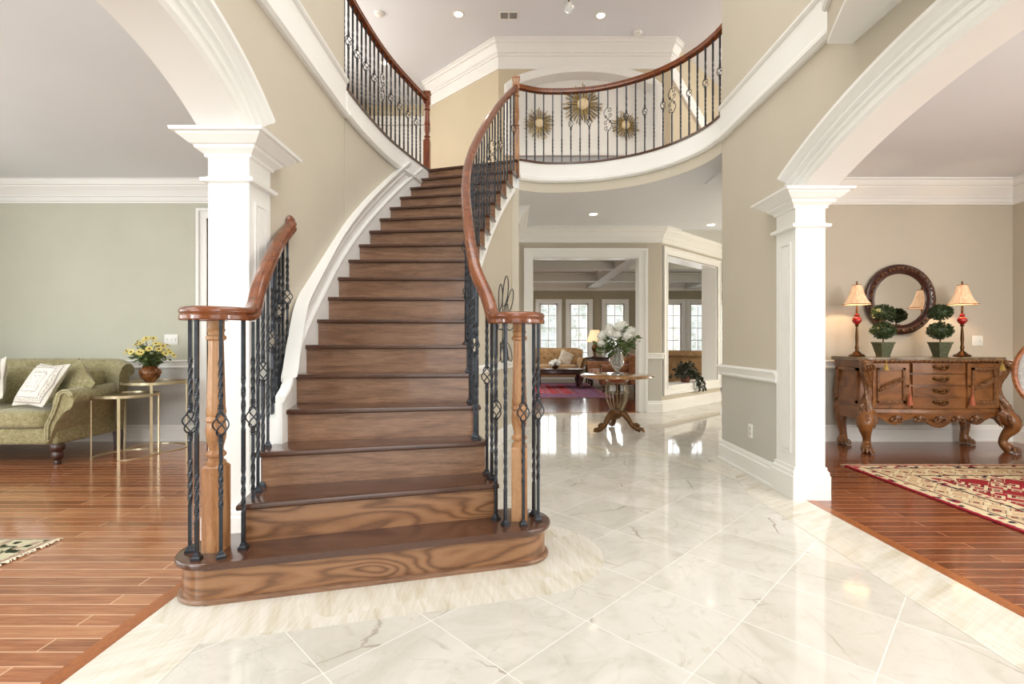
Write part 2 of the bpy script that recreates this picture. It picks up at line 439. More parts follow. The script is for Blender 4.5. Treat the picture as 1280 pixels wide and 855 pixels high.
# ------------------------------------------------------------ walls
def arcpts(yc, zc, R, y0, y1, n=28):
    out = []
    for i in range(n + 1):
        y = y0 + (y1 - y0) * i / n; out.append((y, zc + math.sqrt(max(0, R*R - (y - yc)**2))))
    return out
LA = (1.88, 1.13, 1.475); RA = (1.9, -1.5, 4.10)
b = NB()
plane_x(b, [(-1.6,0),(.99,0)] + arcpts(*LA, .99, 2.77) + [(2.77,0),(4.36,0),(4.36,ZT),(-1.6,ZT)], XLi, XL)
struct('wall_left', b, WALL)
b = NB(); box(b, XLi, XL-.03, 4.36, YB, 0, ZC); struct('wall_left', b, WALL)
b = NB()
plane_x(b, [(-1.6,0),(.2,0)] + arcpts(*RA, .2, 3.6) + [(3.6,0),(4.88,0),(4.88,ZT),(-1.6,ZT)], XR, XRi)
struct('wall_right', b, WALL)
# curved wall along the outside of the stairs
cw = [side(O, t, .032) for t in [10 + .25*i for i in range(33)]]
b = NB(); sweep(b, cw, [(0, 0), (.18, 0), (.18, ZC-.03), (.03, ZC-.02), (.03, 3.2), (0, 3.2)]); struct('wall_stairs', b, WALL, True)
# wall under the inner string of the stairs, going on to the rear wall
iw = [side(I, t, .055) for t in [2.7 + .25*i for i in range(62)]]
tw = [2.7 + .25*i for i in range(62)]
def strip_wall(bm, P, zt, th):
    ns = norm2(P)
    rings(bm, [[p, p + n*th, p + n*th + V((0,0,z)), p + V((0,0,z))] for p, n, z in zip(P, ns, zt)])
b = NB(); strip_wall(b, iw, [max(.05, min(ZC, RS*t - .30)) for t in tw], .08); struct('wall_understair', b, WALL, True)
b = NB(); box(b, -.0, .085, 6.0, 8.2, 0, ZC); struct('wall_hall_left', b, WALL)
# rear wall of the hall with the cased opening
b = NB()
box(b, .0, .344, 8.07, 8.22, 0, ZC); box(b, 2.09, 2.47, 8.07, 8.22, 0, ZC); box(b, .344, 2.09, 8.07, 8.22, 2.556, ZC)
struct('wall_back', b, WALL)
# angled wall with the pass-through window, thick jambs
dm = Matrix.Translation((2.47, 8.07, 0)) @ Matrix.Rotation(math.radians(43.6), 4, 'Z')
DL = 2.27
b = NB()
wy = .28; o0, o1, oz0, oz1 = .17, 2.10, .40, 2.62
box(b, 0, o0, 0, wy, 0, ZC, dm); box(b, o1, DL, 0, wy, 0, ZC, dm); box(b, o0, o1, 0, wy, 0, oz0, dm); box(b, o0, o1, 0, wy, oz1, ZC, dm)
struct('wall_angled', b, WALL)
b = NB(); t_ = .02
box(b, o0, o0+t_, -.0, wy+.01, oz0, oz1, dm); box(b, o1-t_, o1, 0, wy+.01, oz0, oz1, dm); box(b, o0, o1, 0, wy+.01, oz1-t_, oz1, dm); box(b, o0, o1, -.03, wy+.03, oz0, oz0+.03, dm)
struct('trim_4', b, WHITE)
def casing(bm, x0, x1, z0, z1, y, w=.12, th=.025, mat=None, bottom=False, s=-1):
    """flat casing with a raised outer band around an opening in a wall facing -y (local)"""
    for k, (a, e, h) in enumerate(((0, w, th), (w*.72, w, th+.02), (0, w*.18, th+.012))):
        ya, yb = (y + s*h, y) if s < 0 else (y, y + h)
        zb = z0 - (w if bottom else 0)
        box(bm, x0-e, x0-a, ya, yb, z0 - (a if bottom else 0), z1+a if k else z1, mat)
        box(bm, x1+a, x1+e, ya, yb, z0 - (a if bottom else 0), z1+a if k else z1, mat)
        box(bm, x0-e, x1+e, ya, yb, z1+a, z1+e, mat)
        if bottom: box(bm, x0-e, x1+e, ya, yb, z0-e, z0-a, mat)
b = NB(); casing(b, o0, o1, oz0, oz1, 0, .13, .02, dm, True); struct('trim_5', b, WHITE)
b = NB(); casing(b, .344, 2.09, 0, 2.556, 8.07, .15, .025)
box(b, .335, .349, 8.05, 8.24, 0, 2.552); box(b, 2.085, 2.099, 8.05, 8.24, 0, 2.552); box(b, .34, 2.095, 8.05, 8.24, 2.54, 2.559)
struct('trim_6', b, WHITE)
# partition between rear hall and dining room
b = NB(); box(b, 2.3, 2.9, 4.78, 4.88, 0, ZC); box(b, 2.8, 2.9, 4.88, YB, 0, ZC); struct('wall_pantry', b, WALL)
# side rooms
b = NB(); box(b, 2.8, 6.1, YB, YB+.12, 0, ZC); struct('wall_dining_back', b, WALL)
b = NB(); box(b, 5.87, 6.0, -1.6, YB, 0, ZC); struct('wall_dining_right', b, WALL)
b = NB(); box(b, -6.6, -3.56, YB, YB+.14, 0, ZC); box(b, -2.6, -1.5, YB, YB+.14, 0, ZC); box(b, -3.56, -2.6, YB, YB+.14, 2.6, ZC)
struct('wall_living_back', b, WALLG)
b = NB(); box(b, -6.7, -6.5, -1.6, 7.3, 0, ZC); struct('wall_living_left', b, WALLG)
b = NB(); box(b, -4.4, -1.4, 7.15, 7.3, 0, ZC); struct('wall_passage_back', b, WALLU)
b = NB(); box(b, -4.5, -4.4, YB+.14, 7.3, 0, ZC); box(b, -1.55, -1.45, YB+.14, 7.3, 0, ZC); struct('wall_passage_side', b, WALLU)
b = NB(); casing(b, -3.56, -2.6, 0, 2.6, YB, .12, .025); struct('trim_7', b, WHITE)
# front wall with tall window openings behind the camera
def holes_wall(bm, x0, x1, z1, y0, y1, hs):
    xs = x0
    for a, c, lo, hi in hs:
        box(bm, xs, a, y0, y1, 0, z1); box(bm, a, c, y0, y1, 0, lo) if lo > 0 else None; box(bm, a, c, y0, y1, hi, z1); xs = c
    box(bm, xs, x1, y0, y1, 0, z1)
b = NB(); holes_wall(b, -6.6, XLi, ZC, -1.75, -1.6, [(-5.4,-3.0,.5,2.6)]); struct('wall_front', b, WALLG)
b = NB(); holes_wall(b, XLi, XRi, ZT, -1.75, -1.6, [(-.9,1.5,0.0,5.2)]); struct('wall_front', b, WALL)
b = NB(); holes_wall(b, XRi, 6.0, ZC, -1.75, -1.6, [(3.0,5.2,.5,2.6)]); struct('wall_front', b, WALL)
# family room
b = NB(); box(b, -2.2, -2.05, 8.22, 15.3, 0, ZC); struct('wall_family_left', b, WALLF)
b = NB(); box(b, 8.0, 8.15, 5.8, 15.3, 0, ZC); struct('wall_family_right', b, WALLF)
b = NB(); box(b, -2.2, .0, 8.07, 8.22, 0, ZC); struct('wall_family_front', b, WALLF)
wins = [(.86, 1.42, .45, 2.36), (1.80, 2.38, .45, 2.36), (2.92, 3.5, .45, 2.36), (4.78, 5.28, .45, 2.36), (5.55, 6.05, .45, 2.36), (6.3, 6.85, .45, 2.36)]
b = NB(); holes_wall(b, -2.2, 8.15, ZC, 15.2, 15.35, wins); struct('wall_family_back', b, WALLF)
GL, gnt, gb = nmat('clear_window_glass', .02)
g = N(gnt); tr = g.n('ShaderNodeBsdfTransparent'); gl = g.n('ShaderNodeBsdfGlossy'); mx = g.n('ShaderNodeMixShader')
gl.inputs['Roughness'].default_value = .02; mx.inputs[0].default_value = .06
fr_ = g.noise(g.co('Object'), 2, 1); g.put(tr.inputs['Color'], g.ramp(fr_, [(.3, (.93, .95, .95)), (.7, (.97, .98, .98))]))
gnt.links.new(tr.outputs[0], mx.inputs[1]); gnt.links.new(gl.outputs[0], mx.inputs[2])
gnt.links.new(mx.outputs[0], gnt.nodes['Material Output'].inputs[0])
def window(i, x0, x1, z0, z1, y):
    bm = NB(); box(bm, x0, x1, y+.08, y+.084, z0, z1); w = struct('window_%d' % i, bm, GL)
    bm = NB(); casing(bm, x0, x1, z0, z1, y, .13, .025, None, True)
    for a, c, e, f in ((x0, x0+.045, z0, z1), (x1-.045, x1, z0, z1), (x0, x1, z0, z0+.05), (x0, x1, z1-.05, z1)): box(bm, a, c, y+.03, y+.1, e, f)
    xm = (x0+x1)/2; box(bm, xm-.012, xm+.012, y+.055, y+.1, z0, z1)
    for k in range(1, 5):
        z = z1 - (z1-z0)*k/5; box(bm, x0, x1, y+.056, y+.1, z-.012, z+.012)
    o = obj('window_frame', bm, WHITE, w); return w
for i, w in enumerate(wins): window(i+1, *w, 15.2)

# ceilings and the upper storey
b = NB(); box(b, -6.6, XLi, -1.6, 7.3, ZC-.015, ZC+.1); struct('ceiling', b, CEIL)
b = NB(); box(b, XRi, 6.0, -1.6, YB+.1, ZC-.015, ZC+.1); struct('ceiling', b, CEIL)
b = NB(); box(b, -2.2, 8.15, 8.22, 15.35, ZC-.015, ZC+.1); struct('ceiling', b, CEILD)
b = NB(); box(b, -5, 8.1, -1.75, 10.6, ZT, ZT+.1); struct('ceiling', b, CEIL)
oedge = [side(O, t, .07 if t < 17 else .07*(18-t)) for t in [10 + .5*i for i in range(17)]]
slab = [(p.x, p.y) for p in oedge] + [(p.x, p.y) for p in balc] + [(8, 4.88), (8, 10.5), (-4.4, 10.5), (-4.4, 4.37)]
b = NB(); prism(b, slab, ZC, Z2-.012); struct('ceiling', b, CEIL)
b = NB(); prism(b, slab, Z2-.012, Z2); struct('floor', b, PLANK_R)
# curved overlook slab on the right near the entrance
osl = [(2.1,3.01),(1.944,3.01),(1.87,2.82),(1.80,2.63),(1.70,2.4),(1.60,2.1),(1.53,1.7),(1.5,1.2),(1.5,-1.6),(2.1,-1.6)]
b = NB(); prism(b, osl, 3.0, 3.02); struct('ceiling', b, WHITE)
b = NB(); prism(b, osl, 3.02, Z2); struct('wall_overlook', b, WALL)
b = NB(); sweep(b, [(*p, Z2-.22) for p in osl[1:9]], [(0, 0), (-.02, 0), (-.03, .02), (-.03, .1), (-.06, .13), (-.06, .22), (0, .22)]); struct('trim_8', b, WHITE)

# upper storey walls
YU = 8.13
b = NB(); box(b, -.227, 2.64, YU, YU+.6, Z2, ZT)
# niche cut as front frame
b.free(); b = NB()
nc, nw, nz0, nzs, nrise = 1.19, 1.19, 4.27, 5.42, .24
R_ = (nw*nw + nrise*nrise) / (2*nrise)
arcn = [(nc - nw + 2*nw*i/24, nzs + nrise - R_ + math.sqrt(R_*R_ - (-nw + 2*nw*i/24)**2)) for i in range(25)]
plane_y(b, [(-.227, Z2), (2.64, Z2), (2.64, ZT), (-.227, ZT), (-.227, 4.9)] + [], YU+.25, YU+.3)
box(b, -.227, nc-nw, YU, YU+.25, Z2, ZT); box(b, nc+nw, 2.64, YU, YU+.25, Z2, ZT); box(b, nc-nw, nc+nw, YU, YU+.25, Z2, nz0)
plane_y(b, arcn + [(nc+nw, ZT), (nc-nw, ZT)], YU, YU+.25)
struct('wall_upper_back', b, WALLU)
b = NB(); plane_y(b, [(nc-nw+.005, nz0), (nc+nw-.005, nz0)] + [(x, z-.004) for x, z in arcn[::-1]], YU+.235, YU+.25); struct('wall_niche', b, WHITE)
b = NB()
apath = [V((nc-nw, YU, nz0)), V((nc-nw, YU, 4.9))] + [V((x, YU, z)) for x, z in arcn] + [V((nc+nw, YU, 4.9)), V((nc+nw, YU, nz0))]
us = []
for i, p in enumerate(apath):
    d = (apath[min(i+1, len(apath)-1)] - apath[max(i-1, 0)]).normalized(); us.append(V((-d.z, 0, d.x)))
sw3(b, apath, us, [V((0, -1, 0))]*len(apath), [(-.004, -.24), (-.004, .02), (.04, .035), (.10, .035), (.13, .02), (.13, 0), (.01, 0)])
box(b, nc-nw-.12, nc+nw+.12, YU-.05, YU+.24, nz0-.02, nz0+.02)
struct('trim_9', b, WHITE)
b = NB(); box(b, nc-nw, nc+nw, YU-.012, YU, nz0-.16, nz0-.02); struct('trim_10', b, flat('niche_ledge_paint', rgb(190, 194, 196), .5))
up = [(-3.6, 10.3), (-1.58, 10.3), (-1.58, 9.42), (-.227, YU), (2.64, YU), (4.6, 10.1), (8, 10.1)]
b = NB(); sweep(b, [(*p, 0) for p in up[:4]], [(0, Z2), (.1, Z2), (.1, ZT), (0, ZT)]); struct('wall_upper_left', b, WALLU)
b = NB(); sweep(b, [(*p, 0) for p in up[4:]], [(0, Z2), (.1, Z2), (.1, ZT), (0, ZT)]); struct('wall_upper_right', b, WALLU)
b = NB(); box(b, -3.7, -3.6, 4.3, 10.4, Z2, ZT); box(b, -3.7, XLi, 4.26, 4.36, Z2, ZT); struct('wall_upper_corridor', b, WALLU)
b = NB(); box(b, 6.5, 6.6, 4.8, 10.2, Z2, ZT); box(b, XRi, 6.6, 4.78, 4.88, Z2, ZT); struct('wall_upper_landing', b, WALLU)
b = NB(); box(b, -3.5, -1.6, 10.28, 10.3, Z2, 5.72); struct('wall_upper_panel', b, WHITE)

# ------------------------------------------------------------ mouldings
def crown(h=.25, d=.17):
    return [(0, 0), (0, -h), (-.022, -h), (-.022, -h*.94), (-.032, -h*.90), (-.032, -h*.74), (-.046, -h*.72), (-.046, -h*.66), (-d*.48, -h*.50), (-d*.68, -h*.36), (-d*.68, -h*.30), (-d*.80, -h*.29), (-d*.92, -h*.16), (-d*.92, -h*.09), (-d*1.05, -h*.07), (-d*1.05, 0)]
BASE = [(0, 0), (0, .19), (-.012, .19), (-.02, .165), (-.02, .15), (-.03, .14), (-.03, .02), (-.045, .02), (-.045, 0)]
RAILP = [(0, -.05), (0, .05), (-.03, .05), (-.045, .035), (-.03, .02), (-.02, -.02), (-.03, -.035), (-.02, -.05)]
def mould(name, path, z, prof, m=WHITE):
    bm = NB(); sweep(bm, [(p[0], p[1], z) for p in path], prof); return struct(name, bm, m)
CR = .885
# paths run so that the room lies on the right-hand side
mould('trim_11', [(-6.5, -1.5), (-6.5, YB), (XLi, YB)], ZC, crown(.27, .15))
mould('baseboard_living', [(-6.5, -1.5), (-6.5, YB), (-3.68, YB)], 0, BASE)
mould('trim_12', [(-6.5, -1.5), (-6.5, YB), (-3.68, YB)], .90, RAILP)
b = NB(); box(b, -6.5, -3.69, YB-.004, YB, 0, .88); box(b, -2.48, XLi, YB-.004, YB, 0, .88); struct('wall_living_wainscot', b, WAIN)
b = NB(); box(b, 2.9, 5.87, YB-.004, YB, 0, .88); struct('wall_dining_wainscot', b, WAINF)
mould('trim_13', [(2.9, 4.78), (2.9, YB), (5.87, YB), (5.87, -1.5)][1:], ZC-.015, crown(.27, .17))
mould('baseboard_dining', [(2.9, YB), (5.87, YB), (5.87, -1.5)], 0, BASE)
mould('trim_14', [(2.9, YB), (5.87, YB), (5.87, -1.5)], .90, RAILP)
mould('baseboard_right', [(XR, 4.88), (XR, 3.85)], 0, BASE)
mould('trim_15', [(XRi, 4.885), (XR, 4.885), (XR, 3.85)], .885, RAILP)
b = NB(); box(b, XR-.003, XR, 3.85, 4.88, 0, .86); struct('wall_right_wainscot', b, WAINF)
hallp = [(.085, 8.07), (.19, 8.07)]
mould('baseboard_back', [(2.24, 8.07), (2.47, 8.07), (4.11, 9.63)], 0, BASE)
mould('trim_16', [(2.24, 8.07), (2.47, 8.07), (2.47 + .04*.72, 8.07 + .04*.69)], .93, RAILP)
mould('trim_17', [(.085, 6.75), (.085, 8.07), (2.47, 8.07), (4.40, 9.905)], ZC, crown(.25, .15))
b = NB(); box(b, 2.26, 2.47, 8.066, 8.07, 0, .9); box(b, 0, .03, -.004, 0, 0, .9, dm); struct('wall_back_wainscot', b, WAINF)
mould('trim_18', [(-2.05, 15.2), (8.0, 15.2)], ZC-.015, crown(.28, .2))
mould('baseboard_family', [(-2.05, 15.2), (8.0, 15.2)], 0, BASE)
# understair mouldings (on the hall side: reversed direction)
iwr = [side(I, t, .055) for t in [3.2 + .25*i for i in range(60)]][::-1]
mould('baseboard_understair', iwr, 0, [(0, 0), (0, .16), (.012, .16), (.02, .13), (.02, 0)])
iwc = [side(I, t, .055) for t in [7.0 + .25*i for i in range(44)]][::-1]
mould('trim_19', iwc, .89, [(0, -.04), (0, .04), (.03, .04), (.035, .02), (.015, -.02), (.015, -.04)])
# upper crown, with deep frieze
UC = [(0, 0), (0, -.46), (-.018, -.46), (-.018, -.43), (-.01, -.42), (-.01, -.25), (-.03, -.245), (-.03, -.21), (-.05, -.20), (-.05, -.17), (-.10, -.10), (-.10, -.08), (-.13, -.07), (-.13, -.03), (-.15, -.02), (-.15, 0)]
mould('trim_20', up[1:5] + [(2.78, YU+.14)], ZT, UC)
b = NB(); sweep(b, [(2.66, YU+.02, 5.72), (3.6, YU+.96, 5.15), (4.2, YU+1.56, 4.8)], [(0, -.2), (0, .06), (-.05, .06), (-.05, .02), (-.03, -.02), (-.03, -.15), (-.045, -.2)]); struct('trim_45', b, WHITE)
mould('trim_21', [(-3.6, 10.29), (-1.58, 10.29)], 5.9, [(0, 0), (0, -.17), (-.03, -.17), (-.05, 0)])
# floor-level band on the foyer walls and the balcony fascia
BAND = [(0, 0), (-.03, 0), (-.05, .02), (-.05, .045), (-.028, .06), (-.022, .09), (-.022, .30), (-.035, .31), (-.045, .325), (-.045, .34), (0, .35)]
FASC = [(0, 0), (-.03, 0), (-.05, .02), (-.05, .045), (-.028, .06), (-.022, .09), (-.022, .245), (0, .245)]
mould('trim_22', [(XL, -1.5), (XL, 4.36)], 3.16, BAND)
mould('trim_23', [(XR, 4.88), (XR, 3.01)], 3.16, BAND)
ow = [side(O, t, .027) for t in [9.96 + .25*i for i in range(33)]]
b = NB(); sweep(b, [(p.x, p.y, 3.17) for p in ow], FASC); struct('trim_24', b, WHITE, True)
b = NB(); sweep(b, [(p.x, p.y, 3.17) for p in balc], FASC); struct('trim_25', b, WHITE, True)
b = NB(); sweep(b, [(p.x, p.y, ZC) for p in balc], [(0, 0), (-.006, 0), (-.006, .13), (0, .13)]); struct('wall_balcony_face', b, WALL, True)
NOSE = [(.10, 0), (.10, .03), (-.02, .03), (-.035, .022), (-.038, .012), (-.035, 0), (-.02, -.004)]
b = NB(); sweep(b, [(p.x, p.y, Z2-.012) for p in balc], NOSE); struct('trim_26', b, TREAD, True)
b = NB(); sweep(b, [(p.x, p.y, Z2-.012) for p in ow], NOSE); struct('trim_27', b, TREAD, True)

# ------------------------------------------------------------ columns and arches
def column(idx, x0, x1, y0, y1, ztop, face):
    bm = NB()
    box(bm, x0, x1, y0-.008, y1+.004, 0, ztop)
    rectloft(bm, x0, x1, y0, y1, [(0, .03), (.17, .03), (.18, .024), (.2, .024), (.215, .013), (.235, .013), (.237, 0)])
    rectloft(bm, x0, x1, y0, y1, [(ztop-.27, 0), (ztop-.265, .03), (ztop-.245, .035), (ztop-.235, .012), (ztop-.225, 0)])
    rectloft(bm, x0, x1, y0, y1, [(ztop-.13, 0), (ztop-.125, .015), (ztop-.11, .018), (ztop-.10, .03), (ztop-.085, .05), (ztop-.07, .055), (ztop-.065, .07), (ztop-.03, .11), (ztop-.02, .115), (ztop-.018, .135), (ztop, .14)])
    # raised panel mouldings on the wide faces
    xs = x1 if face > 0 else x0
    def rail(y_, z_, y2, z2):
        s = .008 * face
        box(bm, min(xs, xs+s), max(xs, xs+s), y_, y2, z_, z2)
    m = .05; w = .016
    za, zb = .33, ztop - .36
    rail(y0+m, za, y0+m+w, zb); rail(y1-m-w, za, y1-m, zb); rail(y0+m+w, za, y1-m-w, za+w); rail(y0+m+w, zb-w, y1-m-w, zb)
    rail(y0+m+.03, za+.03, y1-m-.03, zb-.03)
    struct('trim_%d' % idx, bm, WHITE)
column(30, XLi-.005, XL+.012, 2.77, 3.0, 2.33, 1)
column(31, XR-.012, XRi+.005, 3.6, 3.85, 2.27, -1)
def arch_trim(idx, A, y0, y1, xa, xb, face, Ro):
    yc, zc, R = A
    bm = NB()
    P = arcpts(yc, zc, R, y0, y1, 72)
    pts = [V((0, y, z)) for y, z in P]
    us = [V((0, y-yc, z-zc)).normalized() for y, z in P]
    # soffit board
    sw3(bm, pts, [V((1, 0, 0))]*len(pts), us, [(xa, -.012), (xb, -.012), (xb, .01), (xa, .01)])
    for xs, sg in ((xb if face > 0 else xa, face),):
        w = Ro - R
        prof = [(0, -.012), (.02, -.012), (.034, .012), (.022, .024), (.022, w*.30), (.038, w*.32), (.040, w*.37), (.028, w*.40), (.028, w*.52), (.052, w*.55), (.052, w*.60), (.034, w*.63), (.038, w*.72), (.062, w*.82), (.085, w*.86), (.085, w*.97), (.06, w), (0, w)]
        sw3(bm, pts, [V((sg, 0, 0))]*len(pts), us, [(a, c) for a, c in prof] if False else prof, True) if False else \
        sw3(bm, [p + V((xs, 0, 0)) for p in pts], [V((sg, 0, 0))]*len(pts), us, prof)
    xs, sg = (xa, -1) if face > 0 else (xb, 1)
    sw3(bm, [p + V((xs, 0, 0)) for p in pts], [V((sg, 0, 0))]*len(pts), us, [(0, -.012), (.02, -.012), (.025, .1), (.04, .12), (.04, .15), (0, .15)])
    struct('trim_%d' % idx, bm, WHITE, False)
arch_trim(32, LA, .99, 2.78, XLi, XL, 1, 1.714)
arch_trim(33, RA, .2, 3.62, XR, XRi, -1, 4.31)

# ============================================================ STAIRCASE
st = thing('staircase', 'curved staircase with dark walnut treads and brown oak risers sweeping up from the marble foyer', 'staircase')
def noseprof_poly(bm, poly, z0, z1, r=.008):
    pb = NB(); prism(pb, poly, z0, z1)
    eds = [e for e in pb.edges if abs(e.verts[0].co.z - e.verts[1].co.z) < 1e-6 and e.calc_length() > 1e-4]
    try: bmesh.ops.bevel(pb, geom=eds, offset=r, segments=3, affect='EDGES', profile=.5)
    except Exception: pass
    merge(bm, pb)
b = NB(); noseprof_poly(b, [(p.x, p.y) for p in stadium(.175)], RS-.032, RS, .012); obj('tread', b, TREAD, st, True)
b = NB(); prism(b, [(p.x, p.y) for p in stadium(.145)], 0.0, RS-.03); obj('riser', b, STEP1, st, True)
b = NB(); noseprof_poly(b, [(p.x, p.y) for p in stadium(.165)], 0.001, .022, .008); obj('shoe_moulding', b, RISER, st, True)
for n in range(2, 18):
    lo = .02 if n < 4 else -.05
    a = []
    ts = [n + 1.16*k/5 for k in range(6)]
    if n < 4:   # open outer end, overhanging
        outs = [V(OUT[n-2]) + (V(OUT[n-1]) - V(OUT[n-2])) * (k/5) * (1 if n == 2 else .0) + V((0, (.014*k if n == 2 else .3*k/5), 0)) for k in range(6)]
    else: outs = [side(O, t, .045) for t in ts]
    inn = [V(INN[n-2]) + (side(I, t, 0) - V(INN[n-2])) * V((1, 1, 1)).x for t in ts]
    poly = [outs[0]] + inn + outs[::-1][:-1]
    b = NB(); noseprof_poly(b, [(p.x, p.y) for p in poly], RS*n-.03, RS*n, .010); obj('tread', b, TREAD, st, True)
    # riser under this nosing
    tr_ = n + .115
    po = outs[0] + (outs[-1] - outs[0]) * .1 if n < 4 else side(O, tr_, .045)
    if n < 4: po = po + V((.03, 0, 0))
    pi = side(I, tr_, .010)
    d = (pi - po).normalized(); nn = V((-d.y, d.x, 0)) * .02
    b = NB(); prism(b, [(p.x, p.y) for p in (po, pi, pi+nn, po+nn)], RS*(n-1)-.002, RS*n-.029); obj('riser', b, RISER if n > 2 else STEP1, st)
# top riser and landing nosing
po, pi = side(O, 17.93, .03), side(I, 17.9, .0)
d = (pi-po).normalized(); nn = V((-d.y, d.x, 0))
b = NB(); prism(b, [(p.x, p.y) for p in (po, pi, pi+nn*.02, po+nn*.02)], RS*17-.002, RS*18-.03); obj('riser', b, RISER, st)
po, pi = side(O, 17.85, .0), side(I, 17.85, .0)
b = NB(); noseprof_poly(b, [(p.x, p.y) for p in (po, pi, pi+nn*.12, po+nn*.12)], RS*18-.028, RS*18+.006, .01); obj('landing_nosing', b, TREAD, st, True)
# fill body below the treads (hidden carriage)
b = NB()
for n in range(2, 18):
    q = [side(O, n+.42, .03 if n > 3 else -.12), side(I, n+.42, .06), side(I, n+1.14, .06), side(O, n+1.14, .03 if n > 3 else -.10)]
    prism(b, [(p.x, p.y) for p in q], max(0, RS*n-.5) if n > 5 else 0, RS*n-.029)
obj('carriage', b, WHITE, st)
# inner cut string (white) following the steps
b = NB()
for n in range(2, 18):
    ts = [n + .20 + (.915)*k/4 for k in range(5)]
    P = [side(I, t, .035) for t in ts]; ns = norm2(P)
    for k in range(4):
        z0a, z0b = [max(.0, RS*t - .34) for t in ts[k:k+2]]
        zt = RS*n - .029
        if z0a > zt: continue
        rings(b, [[P[k+j], P[k+j] + ns[k+j]*.025, P[k+j] + ns[k+j]*.025 + V((0,0,zt)), P[k+j] + V((0,0,zt))] if False else
                  [P[k+j] + V((0,0,(z0a, z0b)[j])), P[k+j] + ns[k+j]*.025 + V((0,0,(z0a, z0b)[j])), P[k+j] + ns[k+j]*.025 + V((0,0,zt)), P[k+j] + V((0,0,zt))] for j in (0, 1)])
obj('inner_string', b, WHITE, st, True)
b = NB()
ts = [3.6 + .2*i for i in range(73)]
P = [side(I, t, .035) for t in ts]
sweep(b, [(p.x, p.y, RS*t - .34) for p, t in zip(P, ts)], [(0, 0), (-.018, 0), (-.018, .03), (-.008, .05), (0, .05)])
obj('string_moulding', b, WHITE, st, True)
# outer skirt board along the wall
def skirt(bm, t0, t1, off, prof, fn=O, zadd=0, step=.2):
    n = int((t1 - t0) / step); ts = [t0 + (t1-t0)*i/n for i in range(n+1)]
    P = [side(fn, t, off) for t in ts]
    sweep(bm, [(p.x, p.y, RS*t + zadd) for p, t in zip(P, ts)], prof)
b = NB(); skirt(b, 3.85, 17.25, 0, [(.04, -.40), (0, -.40), (0, .075), (-.010, .08), (-.016, .095), (-.010, .11), (0, .115), (.04, .115)])
obj('skirt_board', b, WHITE, st, True)
CRWN = [(.045, .10), (.0, .10), (.0, .19), (-.012, .195), (-.018, .215), (-.012, .235), (-.012, .25), (-.03, .27), (-.045, .30), (-.045, .318), (.045, .325)]
b = NB()
ts = [4.35 + .2*i for i in range(59)]
P = [side(O, t, .01) for t in ts]; ns = norm2(P); rs = []
for p, n_, t in zip(P, ns, ts):
    k = min(1, max(0, (t - 4.35)/1.6)); k = k*k*(3 - 2*k)*.86 + .14
    rs.append([p + n_*d + V((0, 0, RS*t + .09 + (z - .09)*k)) for d, z in CRWN])
rings(b, rs)
obj('skirt_cap', b, WHITE, st, True)
# low curb under the left railing
b = NB()
pts_in = [side(O, t, 0) for t in (3.85, 4.2, 4.6, 5.0, 5.5)]
for k in range(4):
    z0, z1 = [RS*t - .02 for t in ((3.85, 4.2, 4.6, 5.0, 5.5)[k], (3.85, 4.2, 4.6, 5.0, 5.5)[k+1])]
    a, c = pts_in[k], pts_in[k+1]
    rings(b, [[V((p.x, p.y, 0)), V((p.x, p.y, z)), V((XL+.005, p.y, z)), V((XL+.005, p.y, 0))] for p, z in ((a, z0), (c, z1))])
obj('curb', b, WHITE, st)
b = NB(); prism(b, [(-1.30,2.44),(-1.34,2.62),(-1.36,2.86),(-1.49,2.86),(-1.49,2.77),(-1.40,2.6),(-1.33,2.42)], 0, RS*2-.03)
prism(b, [(-1.345,2.72),(-1.345,2.86),(-1.49,2.86),(-1.49,2.80),(-1.40,2.72)], 0, RS*3-.03); obj('end_string', b, WHITE, st)

